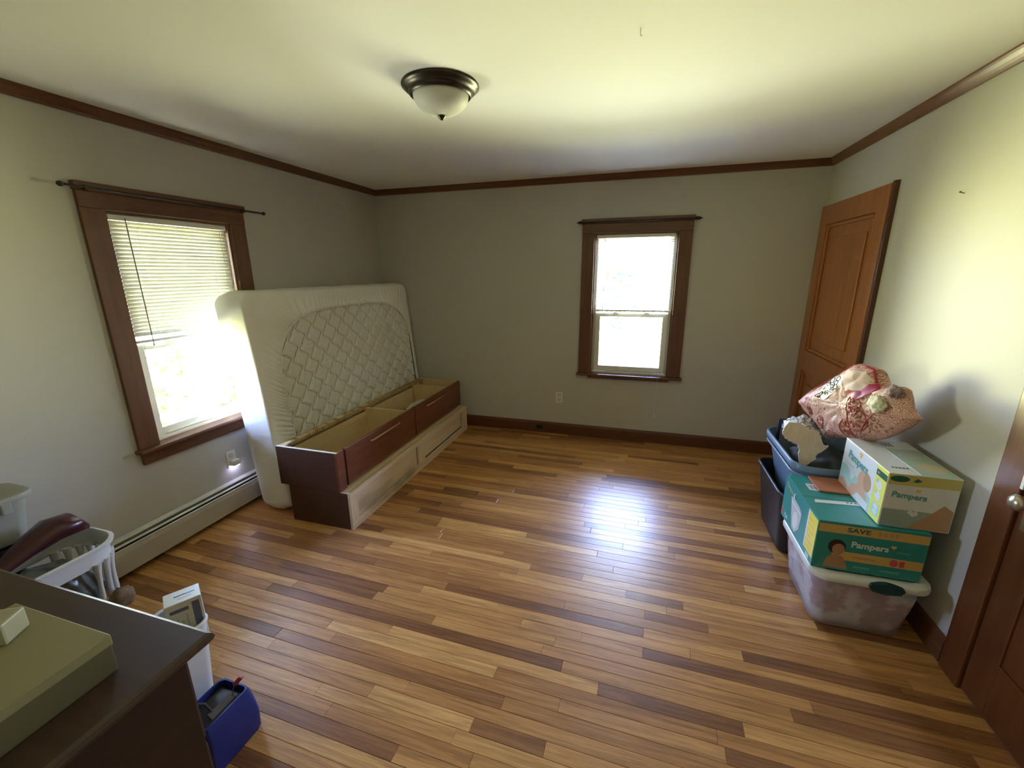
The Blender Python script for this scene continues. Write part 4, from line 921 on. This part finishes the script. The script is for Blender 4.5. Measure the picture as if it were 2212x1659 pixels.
# ------------------------------------------------------------------ dresser in the foreground with a flat box
DZ = 0.88; DX0, DX1, DY0, DY1 = 0.62, 1.842, -4.36, -3.566
M_dr = wood('walnut_dresser', (0.032, 0.016, 0.008), (0.056, 0.028, 0.013), 'X', 0.5, 0.6)
M_drz = wood('walnut_dresser_side', (0.014, 0.006, 0.004), (0.024, 0.010, 0.006), 'Y', 0.45, 0.6)
dr = thing('dresser', 'dark brown wooden dresser with overhanging moulded top in the foreground', 'dresser', ((DX0 + DX1) / 2, (DY0 + DY1) / 2, 0))
prf = [(0.0, 0.0), (-0.004, 0.010), (-0.014, 0.016), (-0.014, 0.020)]
def top_ring(ins, z): return [(DX0 + ins, DY0 + ins, z), (DX1 - ins, DY0 + ins, z), (DX1 - ins, DY1 - ins, z), (DX0 + ins, DY1 - ins, z)]
MB().loft([top_ring(0.030, DZ - 0.034), top_ring(0.012, DZ - 0.030), top_ring(0.003, DZ - 0.020), top_ring(0.0, DZ - 0.012), top_ring(0.003, DZ - 0.004), top_ring(0.010, DZ)]).build('top', M_dr, dr)
B(DX0 + 0.035, DX1 - 0.035, DY0 + 0.03, DY1 - 0.045, 0.06, DZ - 0.034, 0.003).build('carcass', M_drz, dr)
for k in range(3):
    for (a0, a1) in ((DX0 + 0.06, (DX0 + DX1) / 2 - 0.012), ((DX0 + DX1) / 2 + 0.012, DX1 - 0.06)):
        zz = 0.10 + k * 0.245
        f_ = B(a0, a1, DY1 - 0.046, DY1 - 0.028, zz, zz + 0.225, 0.004).build('drawer', M_dr, dr)
        MB().lathe([(0.006, 0.0), (0.006, 0.012), (0.015, 0.018), (0.014, 0.026), (0.001, 0.028)], (0, 0, 0), 14, fn=lambda x, y, z: ((a0 + a1) / 2 + x, DY1 - 0.028 + z, zz + 0.112 + y)).build('knob', M_bronze, f_, smooth=50)
for (a, b_) in ((DX0 + 0.05, DY0 + 0.05), (DX1 - 0.10, DY0 + 0.05), (DX0 + 0.05, DY1 - 0.10), (DX1 - 0.10, DY1 - 0.10)): B(a, a + 0.05, b_, b_ + 0.05, 0, 0.06, 0.004).build('foot', M_drz, dr)
gb = thing('flat_box', 'shallow olive-cream cardboard box lying on the dresser', 'box', (1.58, -3.84, DZ))
M_ol = plain('olive_cream_card', (0.24, 0.215, 0.11), 0.6, 0.04, 4)
B(1.462, 1.748, -4.02, -3.690, DZ + 0.001, DZ + 0.060, 0.002).build('tray', plain('olive_side_card', (0.11, 0.092, 0.045), 0.6), gb)
B(1.460, 1.750, -4.022, -3.688, DZ + 0.060, DZ + 0.082, 0.002).build('lid', M_ol, gb)
tag(MB().box(-0.028, 0.028, -0.026, 0.026, 0, 0.044, 0.004, fn=lambda x, y, z: (1.556 + x * math.cos(0.5) - y * math.sin(0.5), -3.752 + x * math.sin(0.5) + y * math.cos(0.5), DZ + 0.0825 + z)).build('small_carton', plain('pale_carton', (0.34, 0.32, 0.22), 0.5)), 'small pale carton standing on the flat olive box', 'carton')

# ------------------------------------------------------------------ left-hand clutter behind the dresser
M_basket = plain('white_basket_plastic', (0.66, 0.67, 0.69), 0.4, 0.03)
BX, BYc, BHX, BHY, BZ = 0.41, -3.26, 0.140, 0.225, 0.52
bk = thing('laundry_basket', 'white slotted plastic laundry basket full of bags beside the heater', 'basket', (BX, BYc, 0))
tub(BX, BYc, BHX - 0.022, BHY - 0.022, 0.0, 0.06, 0.008, 0.09, 0.004).build('base', M_basket, bk, smooth=50)
def bring(z, ex=0.0):
    k = z / BZ; ins = 0.024 * (1 - k); return [(x, y, z) for x, y in rrect(BX, BYc, BHX - ins + ex, BHY - ins + ex, 0.11, 12)]
MB().loft([bring(0.44), bring(0.44, 0.005), bring(0.50, 0.005), bring(0.505, 0.016), bring(0.518, 0.018), bring(0.522, 0.006), bring(0.50, 0.0), bring(0.44)], True, False, False).build('rim_band', M_basket, bk, smooth=50)
MB().loft([bring(0.235), bring(0.235, 0.005), bring(0.26, 0.005), bring(0.26), bring(0.235)], True, False, False).build('middle_band', M_basket, bk, smooth=50)
per = bring(0.3); NR = 18
def on_ring(z, f):
    p = bring(z, 0.003); q = f * len(p); i = int(q) % len(p); s = q - int(q); a, b_ = Vector(p[i]), Vector(p[(i + 1) % len(p)]); return a.lerp(b_, s)
for k in range(NR):
    f = (k + 0.35) / NR; pts = [on_ring(0.05 + (0.40) * i / 8, f) for i in range(9)]
    MB().tube(pts, 0.006, 6, rad=[0.016, 0.011, 0.009, 0.010, 0.014, 0.010, 0.009, 0.011, 0.018]).build('rib', M_basket, bk, smooth=60)
M_bagpl = plain('grey_plastic_film', (0.13, 0.135, 0.13), 0.16, 0.6, 12, 0.7, 18)
tag(blob((BX, BYc, 0.275), (BHX - 0.034, BHY - 0.034, 0.215), 21, 0.06, 4, 3.0, None, 0.06).build('plastic_bag', M_bagpl, None, smooth=60), 'shiny grey plastic bag stuffed inside the white laundry basket', 'bag')
mz = MB(); pth = [(0.40, -3.42, 0.520), (0.385, -3.33, 0.535), (0.375, -3.24, 0.572), (0.37, -3.16, 0.597), (0.375, -3.09, 0.592), (0.385, -3.055, 0.560)]
rgs = []
for i, (p, r_) in enumerate(zip(pth, (0.018, 0.03, 0.045, 0.055, 0.052, 0.022))):
    rgs.append([(p[0] + 1.35 * r_ * math.cos(2 * math.pi * j / 16) * (1 + 0.10 * math.sin(3 * j + i)), p[1], p[2] + 0.85 * r_ * math.sin(2 * math.pi * j / 16)) for j in range(16)])
tag(mz.loft(rgs).build('maroon_pouch', plain('maroon_leather', (0.055, 0.010, 0.016), 0.28, 0.3, 9, 0.3, 30), None, smooth=180), 'dark maroon leather pouch lying across the laundry basket', 'pouch')
tag(blob((0.560, -3.085, 0.245), (0.030, 0.045, 0.05), 25, 0.25, 3, 2.5).build('fur_scrap', plain('brown_fur', (0.20, 0.13, 0.08), 0.9, 0.4, 30, 0.6, 90), None, smooth=180), 'tan fuzzy scrap hanging out of the laundry basket', 'scrap')
cr_ = thing('storage_crate', 'black plastic crate standing under the cloudy white tote', 'crate', (0.150, -3.40, 0))
tub(0.150, -3.40, 0.090, 0.20, 0, 0.538, 0.012, 0.03).build('body', M_blacktote, cr_, smooth=50)
M_cloud = translucent('cloudy_white_plastic', (0.60, 0.60, 0.54), (0.60, 0.60, 0.50), 0.35, 0.3, 0.12)
wt = thing('storage_tote', 'cloudy white plastic tote with lid stacked behind the laundry basket', 'tote', (0.155, -3.37, 0.54))
tub(0.155, -3.37, 0.098, 0.235, 0.54, 0.742, 0.022, 0.05).build('body', M_cloud, wt, smooth=50)
L2 = lambda ex, r, z: [(x, y, z) for x, y in rrect(0.155, -3.37, 0.098 + ex, 0.235 + ex, r, 10)]
MB().loft([L2(0.002, 0.05, 0.735), L2(0.016, 0.06, 0.733), L2(0.020, 0.064, 0.742), L2(0.016, 0.06, 0.756), L2(0.004, 0.05, 0.758), L2(-0.006, 0.045, 0.750)]).build('lid', M_cloud, wt, smooth=50)
MB().box(0.256, 0.272, -3.235, -3.205, 0.690, 0.745, 0.004).build('latch', M_cloud, wt)
tag(tub(0.15, -3.37, 0.078, 0.20, 0.555, 0.70, 0.012, 0.04).build('grey_cloth', plain('dark_grey_cloth', (0.10, 0.105, 0.10), 0.9, 0.3, 8)), 'dark grey cloth folded inside the cloudy white tote', 'cloth')
# white waste bin with a printed carton, blue bag
wbn = thing('waste_bin', 'tall white plastic bin holding a printed carton beside the dresser', 'bin', (1.160, -3.320, 0))
tub(1.160, -3.320, 0.100, 0.125, 0, 0.425, 0.024, 0.04).build('body', M_basket, wbn, smooth=50)
MB().ringtube([(x, y, 0.425) for x, y in rrect(1.160, -3.320, 0.100, 0.125, 0.04, 10)], 0.007, 8).build('rim', M_basket, wbn, smooth=60)
pc = thing('printed_carton', 'small white printed carton sticking out of the white bin', 'carton', (1.14, -3.30, 0.018))
cdir = Vector((0.54, 0.84, 0)); pdir = Vector((-0.84, 0.54, 0)); c00 = Vector((1.186, -3.290, 0.32))   # near bottom corner, long side, short side
pc.location = (1.17, -3.24, 0.32); ORG[pc] = Vector(pc.location)
MB().box(0, 0.105, 0, 0.078, 0, 0.202, 0.002, fn=lambda x, y, z: c00 + cdir * x + pdir * y + Vector((0, 0, z))).build('carton', P_white, pc)
P_blue = P('slate_blue', (0.16, 0.17, 0.32))
fc = Face(c00, cdir, (0, 0, 1), pc)
fc.rect(0.075, 0.02, 0.097, 0.188, P_blue, 'printed_panel')
for k in range(4): fc.rect(0.012 + k * 0.014, 0.05, 0.018 + k * 0.014, 0.15 - 0.01 * (k % 3), P_grey, 'printed_line')
fc.rect(0.012, 0.165, 0.065, 0.178, P_blue, 'printed_line')
fc = Face(c00 + Vector((0, 0, 0.202)), cdir, pdir, pc); fc.rect(0.03, 0.040, 0.09, 0.046, P_black, 'printed_line'); fc.rect(0.04, 0.022, 0.08, 0.027, P_grey, 'printed_line')
bg_ = thing('blue_bag', 'small royal blue bag with dark open top beside the dresser', 'bag', (1.355, -3.30, 0))
M_blue = plain('royal_blue_fabric', (0.016, 0.026, 0.20), 0.55, 0.25, 6, 0.4, 25)
rg = []
for (z, hx, hy, dx) in ((0.0, 0.080, 0.092, 0), (0.01, 0.084, 0.097, 0), (0.08, 0.083, 0.096, 0), (0.13, 0.080, 0.093, 0), (0.168, 0.070, 0.088, 0), (0.186, 0.064, 0.084, 0), (0.186, 0.058, 0.078, 0), (0.12, 0.056, 0.076, 0.0)):
    rg.append([(x + 0.006 * noise.noise((x * 20, y * 20, z * 20)), y + 0.006 * noise.noise((y * 20, z * 20, x * 20)), z) for x, y in rrect(1.352 + dx, -3.308, hx, hy, 0.018, 8)])
MB().loft(rg).build('body', M_blue, bg_, smooth=60)
B(1.300, 1.402, -3.38, -3.24, 0.125, 0.172, 0.010).build('dark_contents', M_black, bg_)
MB().loft([[(1.372, -3.345, 0.182), (1.412, -3.345, 0.150), (1.414, -3.262, 0.150), (1.374, -3.255, 0.182)], [(1.370, -3.345, 0.186), (1.415, -3.345, 0.153), (1.417, -3.262, 0.153), (1.372, -3.255, 0.186)]]).build('flap', plain('taupe_flap', (0.12, 0.10, 0.09), 0.7), bg_)
MB().tube([(1.32, -3.37, 0.155), (1.305, -3.372, 0.20), (1.325, -3.36, 0.235), (1.36, -3.34, 0.225), (1.372, -3.33, 0.18)], 0.004, 6).build('handle', plain('dark_cord', (0.05, 0.045, 0.06), 0.5), bg_, smooth=60)
rc = thing('red_clip', 'red plastic clip on a wire loop clipped to the blue bag', 'clip', (1.392, -3.262, 0.186))
MB().tube([(1.388, -3.268, 0.183), (1.390, -3.262, 0.205), (1.394, -3.256, 0.225)], 0.0015, 5).build('wire', M_nickel, rc)
MB().box(-0.010, 0.010, -0.005, 0.005, 0, 0.034, 0.003, fn=lambda x, y, z: (1.394 + x + z * 0.55, -3.254 + y + z * 0.4, 0.222 + z * 0.75)).build('tab', plain('red_tab', (0.42, 0.045, 0.025), 0.4), rc)

# ------------------------------------------------------------------ trees and bushes outside the windows
def leafmat(name, col):
    m, t, b = newmat(name); v = coords(t)
    t.links.new(ramp(t, noise_n(t, v, 1.5), [(0.3, tuple(x * 0.6 for x in col)), (0.7, col)]), b.inputs['Base Color']); setp(b, Roughness=0.7, Specular_IOR_Level=0.15); return m
M_leaf, M_leaf2 = leafmat('dark_leaf', (0.020, 0.030, 0.006)), leafmat('olive_leaf', (0.045, 0.050, 0.010))
M_bark = plain('bark', (0.018, 0.014, 0.010), 0.9, 0.3)
GZ = -2.9
def tree(kind, x, y, h, rad, n, seed, mat, label, cat, ls=0.16, trunk_h=0.5):
    root = thing(kind, label, cat, (x, y, GZ), 'greenery outside the windows'); random.seed(seed)
    MB().tube([(x, y, GZ), (x + 0.05, y, GZ + h * 0.3), (x - 0.05, y + 0.05, GZ + h * 0.75)], 0.1, 8, rad=[0.10 * h / 4, 0.07 * h / 4, 0.02]).build('trunk', M_bark, root, smooth=60)
    fol = MB(); vs, fs = [], []
    cl = [(x + random.gauss(0, rad * 0.45), y + random.gauss(0, rad * 0.45), GZ + h * random.uniform(trunk_h, 1.0)) for _ in range(14)]
    for i in range(n):
        c = random.choice(cl); p = Vector((random.gauss(c[0], rad * 0.22), random.gauss(c[1], rad * 0.22), random.gauss(c[2], rad * 0.20)))
        a = Vector((random.gauss(0, 1), random.gauss(0, 1), random.gauss(0, 1))).normalized(); b_ = a.orthogonal().normalized(); s = ls * random.uniform(0.6, 1.2)
        k = len(vs); vs += [p - a * s, p + b_ * s * 0.45 + a * 0.05 * s, p + a * s, p - b_ * s * 0.45]; fs.append((k, k + 1, k + 2, k + 3))
    f = fol.add(vs, fs).build('foliage', mat, root); f['kind'] = 'stuff'
    return root
tree('garden_bush', -6.0, 2.2, 3.6, 0.9, 700, 1, M_leaf2, 'dense leafy bush outside the window behind the mattress', 'bush', 0.13, 0.3)
tree('garden_tree', -8.5, -0.9, 3.0, 1.2, 200, 2, M_leaf2, 'sparse young tree outside the window with the closed blind', 'tree', 0.12, 0.4)
tree('garden_tree', 1.6, 13.0, 4.6, 1.3, 240, 3, M_leaf, 'thin-leaved tree standing outside the far wall window', 'tree', 0.16, 0.5)
tree('garden_bush', 3.9, 12.0, 4.0, 0.8, 110, 4, M_leaf, 'low scattered bush outside the far wall window', 'bush', 0.14, 0.4)
